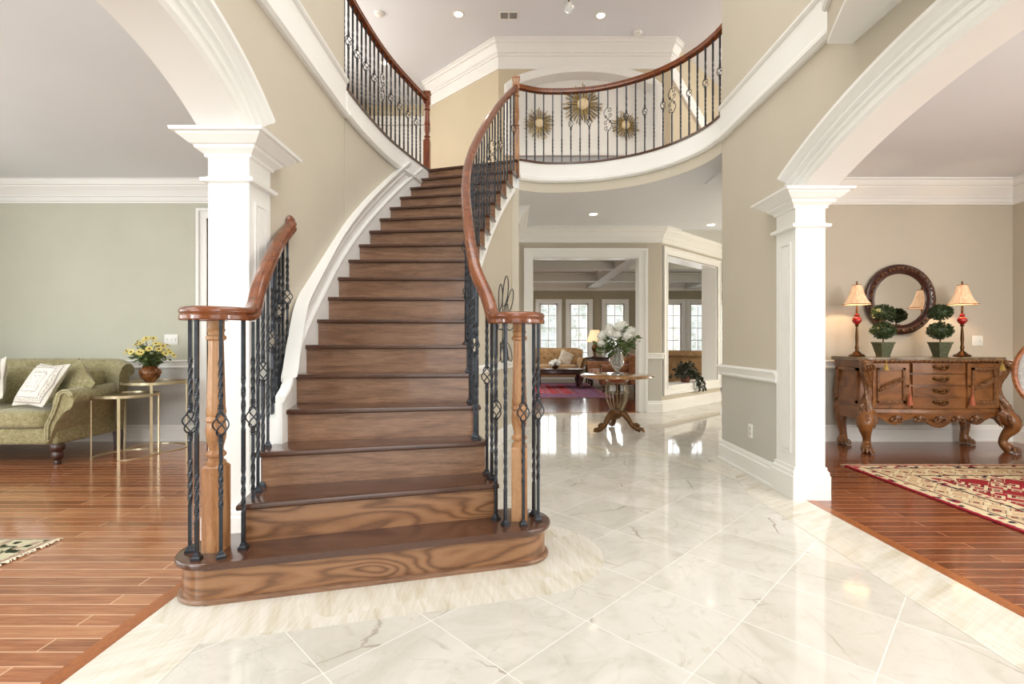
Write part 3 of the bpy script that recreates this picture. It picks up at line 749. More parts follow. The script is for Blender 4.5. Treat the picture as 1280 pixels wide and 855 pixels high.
# ============================================================ RAILINGS
def sqring(c, a, h, ang):
    return [c + V((math.cos(ang + PI/4 + PI/2*k), math.sin(ang + PI/4 + PI/2*k), 0)) * a * 1.414 for k in range(4)]
BCACHE = {}
def bal_mesh(kind, Hb, s=.0074):
    key = (kind, round(Hb, 2))
    if key in BCACHE: return BCACHE[key]
    Hb = key[1]
    bm = NB()
    if kind == 'A': tw = [(.16*Hb, .36*Hb), (.52*Hb, .76*Hb)]; ga = []
    elif kind == 'T': tw = [(.28*Hb, .72*Hb)]; ga = []
    elif kind == 'B': tw = [(.20*Hb, .40*Hb), (.66*Hb, .84*Hb)]; ga = [(.52*Hb, .60*Hb)]
    elif kind == 'S': tw = []; ga = [(.40*Hb, .75*Hb)]
    else: tw = []; ga = []
    def seg(z0, z1):
        zs = [z0]
        for a, c in tw:
            if a >= z0 and c <= z1:
                n = 20; zs += [a + (c-a)*i/n for i in range(n+1)]
        zs.append(z1)
        rs = []
        for z in zs:
            ang = 0
            for a, c in tw: ang += max(0, min(1, (z-a)/(c-a))) * 2*PI * max(1, round((c-a)/.11)) * .5
            rs.append([V((0, 0, z)) + V((math.cos(ang + PI/4 + PI/2*k), math.sin(ang + PI/4 + PI/2*k), 0)) * s * 1.414 for k in range(4)])
        rings(bm, rs)
    zc = 0
    for a, c in ga:
        seg(zc, a); zc = c
    seg(zc, Hb)
    # knuckle collars round the basket
    for a, c in ga:
        if kind == 'B':
            for z in (a - .03, c + .03):
                lathe(bm, [(s, z-.018), (.012, z-.014), (.010, z-.005), (.014, z), (.010, z+.005), (.012, z+.014), (s, z+.018)], seg=8)
    me = bpy.data.meshes.new('baluster'); bmesh.ops.recalc_face_normals(bm, faces=bm.faces[:]); bm.to_mesh(me); bm.free(); me.materials.append(IRON)
    # basket or scroll
    me2 = None
    if kind == 'B':
        bm = NB(); a, c = ga[0]; a -= .012; c += .012
        for k in range(4):
            pts = []
            for i in range(11):
                u = i/10; ang = PI/2*k + u*PI*.95; r = .005 + .027*math.sin(PI*u)**.8
                pts.append((r*math.cos(ang), r*math.sin(ang), a + (c-a)*u))
            tube(bm, pts, .0036, 5)
        me2 = bpy.data.meshes.new('basket'); bmesh.ops.recalc_face_normals(bm, faces=bm.faces[:]); bm.to_mesh(me2); bm.free(); me2.materials.append(IRON)
    if kind == 'S':
        bm = NB(); a, c = ga[0]; hh = c - a; zm = (a+c)/2
        def spiral(cx, cz, r0, a0, turns, sg):
            pts = []
            for i in range(26):
                u = i/25; r = r0*(1-.82*u); an = a0 + sg*turns*2*PI*u
                pts.append((cx + r*math.cos(an), 0, cz + r*math.sin(an)))
            return pts
        # big S with curled ends and four inner curls
        big = [V((0, 0, c))] + [V((-.05*math.sin(PI*u), 0, c - hh*.5*u)) for u in [i/10 for i in range(1, 11)]] + [V((.05*math.sin(PI*u), 0, zm - hh*.5*u)) for u in [i/10 for i in range(1, 11)]]
        tube(bm, big, .0045, 5)
        tube(bm, [(0, 0, c)] + spiral(.018, c-.05, .032, PI*.75, 1.2, -1), .0042, 5)
        tube(bm, [(0, 0, a)] + spiral(-.018, a+.05, .032, -PI*.25, 1.2, -1), .0042, 5)
        tube(bm, [(0, 0, zm)] + spiral(.026, zm+.05, .026, -PI*.6, 1.1, 1), .0040, 5)
        tube(bm, [(0, 0, zm)] + spiral(-.026, zm-.05, .026, PI*.4, 1.1, 1), .0040, 5)
        tube(bm, [(0, 0, zm)] + spiral(-.024, zm+.035, .018, -PI*.4, 1.1, -1), .0038, 5)
        tube(bm, [(0, 0, zm)] + spiral(.024, zm-.035, .018, PI*.6, 1.1, -1), .0038, 5)
        me2 = bpy.data.meshes.new('scroll'); bmesh.ops.recalc_face_normals(bm, faces=bm.faces[:]); bm.to_mesh(me2); bm.free(); me2.materials.append(IRON)
    BCACHE[key] = (me, me2); return BCACHE[key]
bm = NB(); rectloft(bm, -.013, .013, -.013, .013, [(0, .006), (.010, .006), (.016, 0), (.028, -.003), (.03, -.005)])
me_ = bpy.data.meshes.new('shoe'); bmesh.ops.recalc_face_normals(bm, faces=bm.faces[:]); bm.to_mesh(me_); bm.free(); me_.materials.append(IRON); SHOE = me_
def baluster(parent, p, z0, z1, kind, ang=0, shoe=True):
    me, me2 = bal_mesh(kind, z1 - z0)
    o = bpy.data.objects.new('baluster', me); C.objects.link(o); o.parent = parent
    o.location = (p[0], p[1], z0); o.rotation_euler = (0, 0, ang)
    if me2:
        q = bpy.data.objects.new('scroll' if kind == 'S' else 'basket', me2); C.objects.link(q); q.parent = o
    if shoe:
        q = bpy.data.objects.new('shoe', SHOE); C.objects.link(q); q.parent = o
    return o
_h = [(.029,-.031),(.034,-.026),(.034,-.010),(.029,-.004),(.030,.0),(.035,.006),(.035,.014),(.028,.025),(.014,.031)]
RPROF = _h + [(-x, y) for x, y in _h[::-1]]
def handrail(parent, pts):
    P = [V(p) for p in pts]; n = len(P); ss = []; us = []
    for i in range(n):
        t = (P[min(i+1, n-1)] - P[max(i-1, 0)]).normalized(); s, u = frame(t); ss.append(s); us.append(u)
    bm = NB(); sw3(bm, P, ss, us, RPROF); return obj('handrail', bm, RAILW, parent, True, autos=38)
def newel(parent, p, z0, z1, m, base=.40, w=.043, cap=False):
    bm = NB(); x, y = p[0], p[1]
    rectloft(bm, x-w, x+w, y-w, y+w, [(z0, 0), (z0+base-.012, 0), (z0+base, -.01)])
    r = w
    zb = z0 + base; L = z1 - zb
    prof = [(r*.95, zb-.005), (r*.98, zb+.012), (r*.72, zb+.022), (r*.72, zb+.03), (r*.98, zb+.04), (r*1.0, zb+.05), (r*.7, zb+.065),
            (r*.72, zb+.08), (r*.95, zb+.12), (r*1.02, zb+.16), (r*.94, zb+.19), (r*.9, zb+.195), (r*1.03, zb+.205), (r*.98, zb+.22), (r*.9, zb+.225)]
    ztp = z1 - (.12 if cap else .0)
    prof += [(r*.98, zb+.24), (r*.9, zb+.4*L), (r*.74, ztp-.12), (r*.72, ztp-.10), (r*.98, ztp-.092), (r*1.0, ztp-.08), (r*.78, ztp-.07), (r*.78, ztp-.06), (r*.9, ztp-.05), (r*.8, ztp-.04), (r*.82, ztp+.0)]
    lathe(bm, prof, (x, y, 0), 20)
    if cap:
        rectloft(bm, x-w, x+w, y-w, y+w, [(z1-.13, -.006), (z1-.12, 0), (z1, 0), (z1+.008, .008), (z1+.02, .008), (z1+.035, -.01), (z1+.04, -.02)])
    return obj('newel_post', bm, m, parent, True, autos=35)

# left lower railing
rl = thing('stair_railing', 'short stair railing with oak volute and black iron balusters left of the bottom steps', 'railing')
lp = [(-1.46,2.37),(-1.497,2.29),(-1.475,2.215),(-1.407,2.175),(-1.32,2.19),(-1.268,2.25),(-1.258,2.33),(-1.279,2.42),(-1.318,2.53),(-1.347,2.64),(-1.378,2.755),(-1.409,2.88),(-1.438,2.99),(-1.455,3.08),(-1.463,3.15),(-1.468,3.21),(-1.474,3.26)]
def lz(y):
    K = [(2.28, 1.29), (2.36, 1.30), (2.45, 1.35), (2.6, 1.49), (2.87, 1.68), (3.16, 1.87), (3.42, 2.05)]
    for a, c in zip(K, K[1:]):
        if y <= c[0]: return a[1] + (c[1]-a[1]) * max(0, (y-a[0]))/(c[0]-a[0])
    return K[-1][1]
pp = crl([(*p, 0) for p in lp], 5)
path = []
for i, p in enumerate(pp):
    z = 1.29 if i < 30 else lz(p.y); path.append(V((p.x, p.y, z)))
# smooth
for _ in range(4): path = [path[0]] + [V((b_.x, b_.y, (a.z + b_.z*2 + c.z)/4)) for a, b_, c in zip(path, path[1:], path[2:])] + [path[-1]]
path += [V((-1.492, 3.285, path[-1].z + .012))]
handrail(rl, path)
b = NB(); lathe(b, [(0, -.032), (.055, -.032), (.07, -.02), (.075, 0), (.072, .02), (.055, .031), (0, .033)], (-1.395, 2.29, 1.29), 24)
obj('volute_cap', b, RAILW, rl, True)
b = NB(); bb = NB(); lathe(bb, [(0, -.012), (.05, -.012), (.06, 0), (.055, .012), (.04, .02), (0, .022)], seg=24)
merge(b, bb, Matrix.Translation((XL+.012, 3.28, path[-1].z)) @ Matrix.Rotation(PI/2, 4, 'Y')); obj('rosette', b, RAILW, rl, True)
newel(rl, (-1.385, 2.285), RS, 1.265, NEWEL)
kinds = ['B', 'A', 'B', 'A', 'B', 'A', 'B', 'A', 'B', 'A', 'B', 'A', 'B']
lb = [(-1.489,2.258,.19),(-1.407,2.178,.19),(-1.310,2.195,.19),(-1.262,2.293,.19),(-1.279,2.41,.19),(-1.322,2.54,.38),(-1.347,2.64,.38),(-1.378,2.755,.57),(-1.409,2.87,.57),(-1.436,2.965,.79),(-1.450,3.04,.84),(-1.460,3.11,.89),(-1.466,3.185,.94)]
for (x, y, z), k in zip(lb, kinds):
    zt = (1.29 if z < .3 else lz(y)) - .028
    baluster(rl, (x, y), z, zt, k, random.random())

# right stair railing
rr = thing('stair_railing', 'long curved oak handrail with black iron balusters rising along the right side of the stairs', 'railing')
vp = [(.075,2.775,0),(.125,2.735,0),(.148,2.67,0),(.115,2.61,0),(.04,2.575,0),(-.035,2.585,0),(-.082,2.64,0),(-.102,2.72,0),(-.122,2.80,0),(-.152,2.89,0)]
vv = crl(vp, 5)
path = [V((p.x, p.y, 1.29)) for p in vv]
def rp(t):
    q = side(I, t, .05)
    if t < 4.2:
        k = (4.2 - t) / 1.2; q = q.lerp(V((-.152, 2.89, 0)), max(0, min(1, k))**1.5) if t <= 3 else q.lerp(q + V((.03, .01, 0)), k*.8)
    return q
rz = lambda t: RS*t + .915
i0 = len(path) - 12
for i in range(i0, len(path)):
    u = (i - i0) / 11; path[i].z = 1.29 + (rz(2.9) - 1.29) * u**1.6
for k in range(1, 76): 
    t = 3.1 + (18.0 - 3.1) * k / 75
    q = side(I, t, .05)
    path.append(V((q.x, q.y, rz(t))))
path[-1] = V((.045, 6.07, 4.33)); path[-2].z = min(path[-2].z, 4.30)
for _ in range(5): path = [path[0]] + [(a + b_*2 + c)/4 for a, b_, c in zip(path, path[1:], path[2:])] + [path[-1]]
handrail(rr, path)
b = NB(); lathe(b, [(0, -.032), (.06, -.032), (.075, -.02), (.08, 0), (.077, .02), (.06, .031), (0, .033)], (.045, 2.68, 1.29), 24)
obj('volute_cap', b, RAILW, rr, True)
newel(rr, (.04, 2.68), RS, 1.265, NEWEL)
def railz(x, y):
    return min(path, key=lambda q: (q.x-x)**2 + (q.y-y)**2).z
for (x, y), k in zip([(.122,2.735),(.142,2.655),(.06,2.585),(-.035,2.585),(-.088,2.665)], ['A', 'B', 'B', 'A', 'B']):
    baluster(rr, (x, y), RS, 1.262, k, random.random())
for k_, (x, y) in enumerate([(-.115, 2.775), (-.148, 2.875)]): baluster(rr, (x, y), RS*2, railz(x, y) - .03, 'AB'[k_], random.random())
j = 0
for n in range(3, 18):
    for f_ in (.32, .78):
        p = side(I, n + f_, .05); k = ['A', 'B', 'A', 'T'][j % 4]; j += 1
        if n == 14 and f_ < .5: k = 'S'
        baluster(rr, p, RS*n, railz(p.x, p.y) - .03, k, 0 if k == 'S' else random.random())
# balcony railings
bl = thing('balcony_railing', 'curved upper landing railing of oak and iron spanning above the rear hall', 'railing')
bp = offs(balc, .06)
hp = [V((p.x, p.y, 4.37)) for p in bp]; hp[0] = V((.06, 6.12, 4.37)); hp.append(V((2.14, 4.82, 4.37)))
handrail(bl, hp)
newel(bl, (.05, 6.10), Z2-.22, 4.44, NEWEL, base=.62, cap=True, w=.042)
def arclen(P):
    L = [0]
    for a, c in zip(P, P[1:]): L.append(L[-1] + (c-a).length)
    return L
def at_len(P, L, s):
    for i in range(len(P)-1):
        if L[i+1] >= s: return P[i].lerp(P[i+1], (s - L[i]) / max(1e-9, L[i+1]-L[i])), (P[i+1]-P[i]).normalized()
    return P[-1], (P[-1]-P[-2]).normalized()
bz = [V((p.x, p.y, 0)) for p in bp]; L = arclen(bz); nb = 24
pat = 'TATAABABASTBABABSABABABA'
for i in range(nb):
    p, d = at_len(bz, L, .13 + (L[-1]-.16) * i / (nb-1)); baluster(bl, p, Z2+.018, 4.345, pat[i % len(pat)], math.atan2(d.y, d.x), False)
b2 = thing('balcony_railing', 'upper corridor railing of oak and iron curving away above the left wall of the stairs', 'railing')
lo_ = [O(t) + V((-.05, 0, 0)) for t in [9.75 + .25*i for i in range(34)]]
handrail(b2, [V((p.x, p.y, 4.37)) for p in lo_])
newel(b2, (-1.125, 6.46), Z2-.01, 4.44, NEWELD, base=.42, cap=True, w=.042)
lz_ = [V((p.x, p.y, 0)) for p in lo_]; L = arclen(lz_); nb = 19
pat = 'ABABABABASABABABABA'
for i in range(nb):
    p, d = at_len(lz_, L, .10 + (L[-1]-.25) * i / (nb-1)); baluster(b2, p, Z2+.018, 4.345, pat[i], math.atan2(d.y, d.x), False)
# ============================================================ FURNITURE AND FITTINGS
T = Matrix.Translation
def R(a, ax='Z'): return Matrix.Rotation(math.radians(a), 4, ax)
def child(name, bm, m, par, smooth=True, autos=None): return obj(name, bm, m, par, smooth, autos=autos)
def hoop(bm, r, z, w, seg=36):
    rs = [[V(((r + w*math.cos(q))*math.cos(a), (r + w*math.cos(q))*math.sin(a), z + w*math.sin(q))) for q in [2*PI*j/6 for j in range(6)]] for a in [2*PI*i/seg for i in range(seg+1)]]
    rings(bm, rs, True, False)
def mesh_of(name, bm, m, smooth=True):
    me = bpy.data.meshes.new(name); bmesh.ops.recalc_face_normals(bm, faces=bm.faces[:]); bm.to_mesh(me); bm.free(); me.materials.append(m)
    if smooth:
        for p in me.polygons: p.use_smooth = True
    return me
def inst(name, me, par, loc, rot=(0, 0, 0), sc=1):
    o = bpy.data.objects.new(name, me); C.objects.link(o)
    if par is not None: o.parent = par
    o.location = loc; o.rotation_euler = rot; o.scale = (sc, sc, sc) if not hasattr(sc, '__len__') else sc; return o
def leafs(bm, pts, size, rnd=random, droop=.3, wd=.42):
    """pointed folded leaves at (pos, dir) pairs"""
    for p, d in pts:
        p = V(p); d = V(d).normalized(); s, u = frame(d); a = rnd.uniform(0, 2*PI)
        s2 = s*math.cos(a) + u*math.sin(a); u2 = d.cross(s2)
        L = size * rnd.uniform(.7, 1.25); w = L * wd
        v = [bm.verts.new(q) for q in (p, p + d*L*.45 + s2*w*.5, p + d*L - u2*L*droop*.4, p + d*L*.45 - s2*w*.5, p + d*L*.45 - u2*w*.15)]
        bm.faces.new((v[0], v[1], v[4])); bm.faces.new((v[1], v[2], v[4])); bm.faces.new((v[2], v[3], v[4])); bm.faces.new((v[3], v[0], v[4]))
LEAFD = flat('dark_green_leaf', rgb(58, 74, 42), .5, var=.5, sc=40)
LEAFM = flat('mid_green_leaf', rgb(86, 104, 58), .5, var=.4, sc=40)
LEAFY = flat('ivy_leaf', rgb(44, 50, 34), .5, var=.5, sc=40)
YEL = flat('yellow_petal', rgb(226, 210, 120), .6, var=.12, sc=40)
WPET = flat('white_petal', rgb(244, 244, 236), .6, var=.05, sc=40)
BRN = flat('dark_seed_centre', rgb(96, 74, 34), .8, var=.3, sc=90)
STEM = flat('green_stem', rgb(92, 104, 58), .6)
GLASS, gn, gb_ = nmat('clear_glass', .03)
gb_.inputs['Transmission Weight'].default_value = .85; gb_.inputs['IOR'].default_value = 1.35
_g = N(gn); _g.put(gb_.inputs['Base Color'], _g.ramp(_g.noise(_g.co(), 3, 1), [(.3, (.90, .93, .92)), (.7, (.96, .98, .97))]))
BRASS = flat('antique_bronze', rgb(92, 62, 30), .35, .7, var=.35, sc=50)
GILT = flat('gilded_wood', rgb(104, 70, 34), .38, .35, var=.4, sc=45, bump=.3, bsc=50)
PLATE = flat('white_plastic', rgb(238, 238, 232), .4, var=.01)

# ---- rolled-arm sofa in the living room
def sofa(name, label, loc, rotz, W, mat, pip, legm, seatmat=None, tuft=False, zs=1.0):
    t = thing(name, label, 'sofa', loc, rotz)
    h = W/2
    b = NB(); bbox(b, -h+.10, h-.10, -.44, .38, .19, .35, .03, 3); child('base', b, mat, t)
    # back, extruded along x with rolled top and outward flaring ends
    prof = [(-.02, .30), (-.05, .50), (-.06, .70), (-.07, .86), (-.045, .94), (.01, .98), (.08, .975), (.13, .93), (.135, .87), (.10, .84), (.07, .84), (.07, .60), (.10, .22), (.02, .22)]
    b = NB(); rs = []
    nx = 40
    for i in range(nx+1):
        u = i/nx; x = -h + .02 + (W-.04)*u; e = max(0, abs(u-.5)*2 - .82)/.18
        rs.append([V((x + (.06*e*(1 if u > .5 else -1))*((z-.3)/.6), y + .30 - .10*e*e, (z - .05*e*e*(z-.3)/.6)*zs)) for y, z in prof])
    rings(b, rs); bk = child('backrest', b, mat, t, autos=50)
    if tuft:
        b = NB()
        for r_ in range(2):
            for i in range(9):
                sphere(b, (-h+.25+(W-.5)*(i + .5*r_)/9, .235, .68 + .13*r_), .018, 8, 6)
        child('button', b, pip, bk)
    fl = lambda y, z: max(0, min(1, (z-.3)/.35)) * (.09 - .14*(y+.47)/.8)
    for s in (-1, 1):
        # arm cross-section in x,z (outward = +), following a forward sweep
        pr = [(0, .30), (0, .52), (-.015, .60), (.0, .68), (.05, .715), (.12, .715), (.175, .68), (.19, .63), (.17, .585), (.13, .57), (.11, .52), (.07, .38), (.035, .22), (0, .20)]
        b = NB(); rs = []
        for y, k, dz in ((-.47, .80, -.03), (-.475, .93, -.01), (-.46, 1.0, 0), (-.2, 1, 0), (.10, 1, .0), (.30, .98, .02), (.34, .9, .01)):
            cx, cz = .08, .45
            rs.append([V((s*(h - .17 + cx + (x-cx)*k + fl(y, z)), y, (cz + (z-cz)*k + dz*(1 if z > .5 else 0))*zs)) for x, z in pr])
        rings(b, rs); arm = child('arm', b, mat, t, autos=55)
        # front curl and double welting running down to the foot
        b = NB()
        for off_ in (0, .022):
            pts = []
            for i in range(16):
                a = math.radians(20 + 250*i/15); r = .075 - off_*.9; pts.append((s*(h - .17 + .105 + r*math.cos(a) + fl(-.47, .64)), -.482, (.635 + r*math.sin(a))*zs))
            pts = pts[::-1] if False else pts
            pts = [(s*(h-.17+.095+off_*.5), -.482, .60*zs)] + pts if False else pts
            tail = [(s*(h-.17+.02+off_+fl(-.47,.5)), -.482, .50*zs), (s*(h-.17-.005+off_+fl(-.47,.38)), -.484, .38*zs), (s*(h-.17+.01+off_), -.482, .25*zs)]
            ring_ = [p for p in pts if True]
            tube(b, ring_[:11], .009, 6); tube(b, [ring_[10]] + tail, .009, 6)
        child('welting', b, pip, arm)
    n = 2 if W < 2.0 else 3
    for i in range(n):
        w = (W-.36)/n; cx = -h+.18 + w*(i+.5)
        b = NB(); cushion(b, (cx, -.10, .43*zs), (w-.005, .76, .17), .3, 10, .12); child('seat_cushion', b, seatmat or mat, t)
        if not tuft:
            b = NB(); cushion(b, (cx, .16, .69*zs), (w-.01, .20, .42), .5, 10, .0, R(-12, 'X')); child('back_cushion', b, seatmat or mat, t)
    for x in (-h+.14, h-.14):
        b = NB(); lathe(b, [(.03, 0), (.034, .02), (.028, .035), (.042, .06), (.052, .085), (.044, .11), (.036, .12), (.058, .14), (.062, .17), (.05, .195), (.0, .2)], (x, -.38, 0), 16); child('leg', b, legm, t)
        b = NB(); rectloft(b, x-.035, x+.035, .30, .37, [(0, -.008), (.2, 0)]); child('leg', b, legm, t, False)
    return t
sofa('sofa', 'olive green chenille sofa with rolled arms and turned feet in the left room', (-5.28, 5.02, 0), 0, 2.20, OLIVE, OLIVEP, DARKW)
def pillow(label, loc, rot, s, mat, mtx=None):
    b = NB(); n = 14
    for sg in (-1, 1):
        G = [[b.verts.new(V((s[0]/2*u, sg*s[2]/2*max(0, (1-abs(u)**3)*(1-abs(v)**3))**.55, s[1]/2*v))) for v in [2*j/n-1 for j in range(n+1)]] for u in [2*i/n-1 for i in range(n+1)]]
        for i in range(n):
            for j in range(n): b.faces.new((G[i][j], G[i+1][j], G[i+1][j+1], G[i][j+1]))
    bmesh.ops.remove_doubles(b, verts=b.verts[:], dist=.0005)
    # pinch the middle edges so the corners stand out
    for v in b.verts:
        k = 1 - .10 * (1 - abs(v.co.x)/(s[0]/2)) * (abs(v.co.z)/(s[1]/2)) ; v.co.z *= max(.86, k)
        k = 1 - .10 * (1 - abs(v.co.z)/(s[1]/2)) * (abs(v.co.x)/(s[0]/2)) ; v.co.x *= max(.86, k)
    o = obj('throw_pillow', b, mat, None, True, loc=loc); o.rotation_euler = [math.radians(a) for a in rot]
    if mtx is not None: o.matrix_world = T(loc) @ mtx
    tag(o, label, 'pillow'); return o
pillow('white embroidered square pillow tilted against the right arm of the olive sofa', (-4.58, 4.75, .745), (0, 0, 0), (.46, .46, .15), PATT, Matrix(((.95, .27, .15, 0), (-.31, .83, .47, 0), (0, -.49, .87, 0), (0, 0, 0, 1))))
pillow('white embroidered square pillow at the left edge of the olive sofa seat', (-5.22, 4.84, .73), (-20, -22, -6), (.46, .46, .16), PATT)
pillow('plain olive pillow tucked behind the embroidered one by the sofa arm', (-4.40, 4.92, .70), (-14, 34, -30), (.44, .44, .17), OLIVE)

# ---- gold nesting tables
GTOP = flat('brushed_gold_tray', rgb(176, 160, 122), .2, .6, var=.06)
def nesttable(label, loc, rad, hgt, a0):
    t = thing('nesting_table', label, 'side table', loc, 0, None)
    b = NB(); lathe(b, [(0, hgt-.012), (rad-.004, hgt-.012), (rad-.004, hgt-.004), (0, hgt-.004)], seg=48); child('table_top', b, GTOP, t, autos=30)
    b = NB(); lathe(b, [(rad-.01, hgt-.02), (rad+.006, hgt-.02), (rad+.006, hgt+.006), (rad-.004, hgt+.006), (rad-.004, hgt-.004), (rad-.01, hgt-.008)], seg=48); child('rim', b, GOLD, t, autos=30)
    for a in a0:
        an = math.radians(a); b = NB(); x, y = rad*math.cos(an), rad*math.sin(an)
        m_ = T((x, y, 0)) @ R(a)
        box(b, -.005, .005, -.012, .012, .004, hgt-.02, m_); child('leg', b, GOLD, t, False)
    arc_ = [((rad)*math.cos(math.radians(a)), rad*math.sin(math.radians(a)), 0) for a in [a0[0] + (a0[2]-a0[0])*i/36 for i in range(37)]]
    b = NB(); sweep(b, arc_, [(-.011, 0), (.011, 0), (.011, .008), (-.011, .008)]); child('base', b, GOLD, t, False)
nesttable('small round gold nesting table beside the olive sofa arm, lower of the pair', (-3.96, 5.02, 0), .28, .625, (-65, 17, 222))
nesttable('taller round gold nesting table carrying the pot of yellow daisies', (-3.89, 5.32, 0), .295, .73, (-60, 20, 190))

def bouquet(name, label, cat, loc, n, R0, H0, spread, petal, centre, leafm, psize=.03, seed=3, zmin=.0):
    rn = random.Random(seed); t = thing(name, label, cat, loc)
    fm = NB()
    for k in range(11):
        a = 2*PI*k/11
        d = V((math.cos(a), math.sin(a), 0)); s_ = V((-d.y, d.x, 0))
        v = [fm.verts.new(q) for q in (d*.15, d*.6 + s_*.17 + V((0,0,.05)), d*1.0 + V((0,0,-.06)), d*.6 - s_*.17 + V((0,0,.05)))]
        fm.faces.new(v)
    fme = mesh_of('petals', fm, petal, False); cm = NB(); sphere(cm, (0, 0, .02), .24, 8, 6, (1, 1, .6)); cme = mesh_of('flower_centre', cm, centre)
    st_ = NB(); lf = NB(); heads = []
    for i in range(n):
        a = rn.uniform(0, 2*PI); el = rn.uniform(.05, 1)**.6; r = spread*el; z = H0*(1 - .62*(r/spread)**1.6) * rn.uniform(.88, 1.08)
        p = V((r*math.cos(a), r*math.sin(a), max(zmin, z))); heads.append(p)
        tube(st_, [(p.x*.08, p.y*.08, -.02), (p.x*.45, p.y*.45, p.z*.55), tuple(p)], .0022, 4)
        for q in range(9):
            u = rn.uniform(.2, .75); b_ = p*u + V((rn.uniform(-.02, .02), rn.uniform(-.02, .02), 0))
            leafs(lf, [(b_, (rn.uniform(-1, 1), rn.uniform(-1, 1), rn.uniform(-.4, .8)))], .055*R0, rn)
        out = V((p.x, p.y, .12 + rn.uniform(0, .15))); out = out + V((rn.uniform(-.06, .06), -.08, 0)); q = out.to_track_quat('Z', 'Y').to_euler()
        f = inst('flower', fme, t, p, q, psize); inst('flower_centre', cme, f, (0, 0, 0))
    child('stems', st_, STEM, t); child('foliage', lf, leafm, t, False); return t
b = NB(); tv = thing('vase', 'round brown marbled ceramic pot on the taller gold table', 'vase', (-3.93, 5.30, .73))
MARB = flat('brown_marbled_glaze', rgb(116, 72, 40), .2, .2, var=.7, sc=30)
lathe(b, [(0, 0), (.045, 0), (.05, .01), (.085, .045), (.10, .09), (.09, .13), (.065, .15), (.075, .165), (.07, .168), (.05, .15), (0, .14)], seg=24); child('body', b, MARB, tv)
for s in (-1, 1):
    b = NB(); tube(b, [(s*.085, 0, .14), (s*.115, 0, .13), (s*.12, 0, .10), (s*.098, 0, .07)], .007, 6); child('handle', b, MARB, tv)
bouquet('daisy_bouquet', 'loose bunch of yellow daisies and green leaves in the brown marbled pot', 'flowers', (-3.93, 5.30, .87), 34, 1.3, .36, .24, YEL, BRN, LEAFM, .042, 5)

# ---- rugs
def rugmat(name, field, border, cream, dark, acc, sx, sy, bw=.22):
    m, nt, b = nmat(name, .95, spec=.1); g = N(nt)
    co = g.co('Object'); X, Y, Z = g.xyz(co)[:3]
    dx = g.math('SUBTRACT', sx/2, g.math('ABSOLUTE', X)); dy = g.math('SUBTRACT', sy/2, g.math('ABSOLUTE', Y))
    d = g.math('MINIMUM', dx, dy)
    v1 = g.vor(co, 7, 'F1', 'Distance', .35, 'MANHATTAN'); v2 = g.vor(co, 28, 'F1', 'Color', .6); vs = g.xyz(v2)[0]
    v3 = g.vor(co, 3.2, 'F1', 'Distance', .2, 'MANHATTAN')
    fld = g.ramp(v1, [(0, acc), (.18, dark), (.24, cream), (.36, field), (.52, dark), (.58, cream), (.8, acc)], 'CONSTANT')
    fld = g.mix(g.ramp(v3, [(.0, 1.0), (.42, 0.0), (.44, .9), (.5, 0.0)], 'CONSTANT'), fld, field)
    brd = g.ramp(v1, [(0, field), (.16, dark), (.22, border), (.42, dark), (.46, cream), (.7, border)], 'CONSTANT')
    small = g.ramp(vs, [(0, cream), (.45, cream), (.5, dark), (.62, cream), (.7, acc), (.85, cream)], 'CONSTANT')
    st_ = [(0, 0), (.03, 1), (.12, 2), (.145, 3), (bw+.14, 4), (bw+.17, 5), (bw+.25, 6)]
    def band(a, c): return g.math('MULTIPLY', g.math('GREATER_THAN', d, a), g.math('LESS_THAN', d, c))
    c = fld
    c = g.mix(band(bw+.16, bw+.24), c, small); c = g.mix(band(bw+.14, bw+.16), c, dark)
    c = g.mix(band(.13, bw+.14), c, brd); c = g.mix(band(.115, .13), c, dark); c = g.mix(band(.03, .115), c, small); c = g.mix(g.math('LESS_THAN', d, .025), c, acc)
    c = g.mix(g.ramp(g.noise(co, 40, 3), [(.3, 0.0), (.8, .35)]), c, dark)
    g.put(b.inputs['Base Color'], c); g.bump(b, g.noise(co, 220, 2), .4, .004)
    return m
def rug(label, x0, x1, y0, y1, mat, fr=None, frc=None, th=.012):
    t = thing('area_rug', label, 'rug', ((x0+x1)/2, (y0+y1)/2, 0)); sx, sy = x1-x0, y1-y0
    b = NB(); bbox(b, -sx/2, sx/2, -sy/2, sy/2, .001, th, .004, 1); child('pile', b, mat, t, False)
    if fr:
        b = NB(); rn = random.Random(3); n = int((sx if fr in 'ns' else sy)/.009)
        for i in range(n):
            u = (i+.5)/n - .5; L = .045*rn.uniform(.6, 1.3); j = rn.uniform(-.012, .012)
            if fr == 'n': p = [(u*sx, sy/2-.004, .008), (u*sx+j, sy/2+L*.5, .010), (u*sx+j*2, sy/2+L, .004)]
            else: p = [(sx/2-.004, u*sy, .008), (sx/2+L*.3, u*sy+j, .010), (sx/2+L*.5, u*sy+j*2, .004)]
            tube(b, p, .0032, 3)
        o = child('fringe', b, frc, t); o['kind'] = 'stuff'
    return t
CRM = flat('cream_wool', rgb(226, 214, 190), .9, var=.1, sc=50)
rug('red and cream persian patterned rug on the dark floor before the carved sideboard', 3.10, 5.75, .9, 4.56,
    rugmat('persian_wool', rgb(150, 40, 44), rgb(206, 176, 140), rgb(222, 206, 170), rgb(44, 30, 44), rgb(160, 40, 56), 2.65, 3.66), 'n', CRM)
rug('green floral rug with cream fringe at the lower left on the cherry planks', -5.6, -2.66, .4, 2.86,
    rugmat('green_floral_wool', rgb(92, 104, 66), rgb(150, 152, 116), rgb(206, 198, 168), rgb(48, 54, 38), rgb(176, 150, 130), 2.94, 2.46), 'e', CRM)
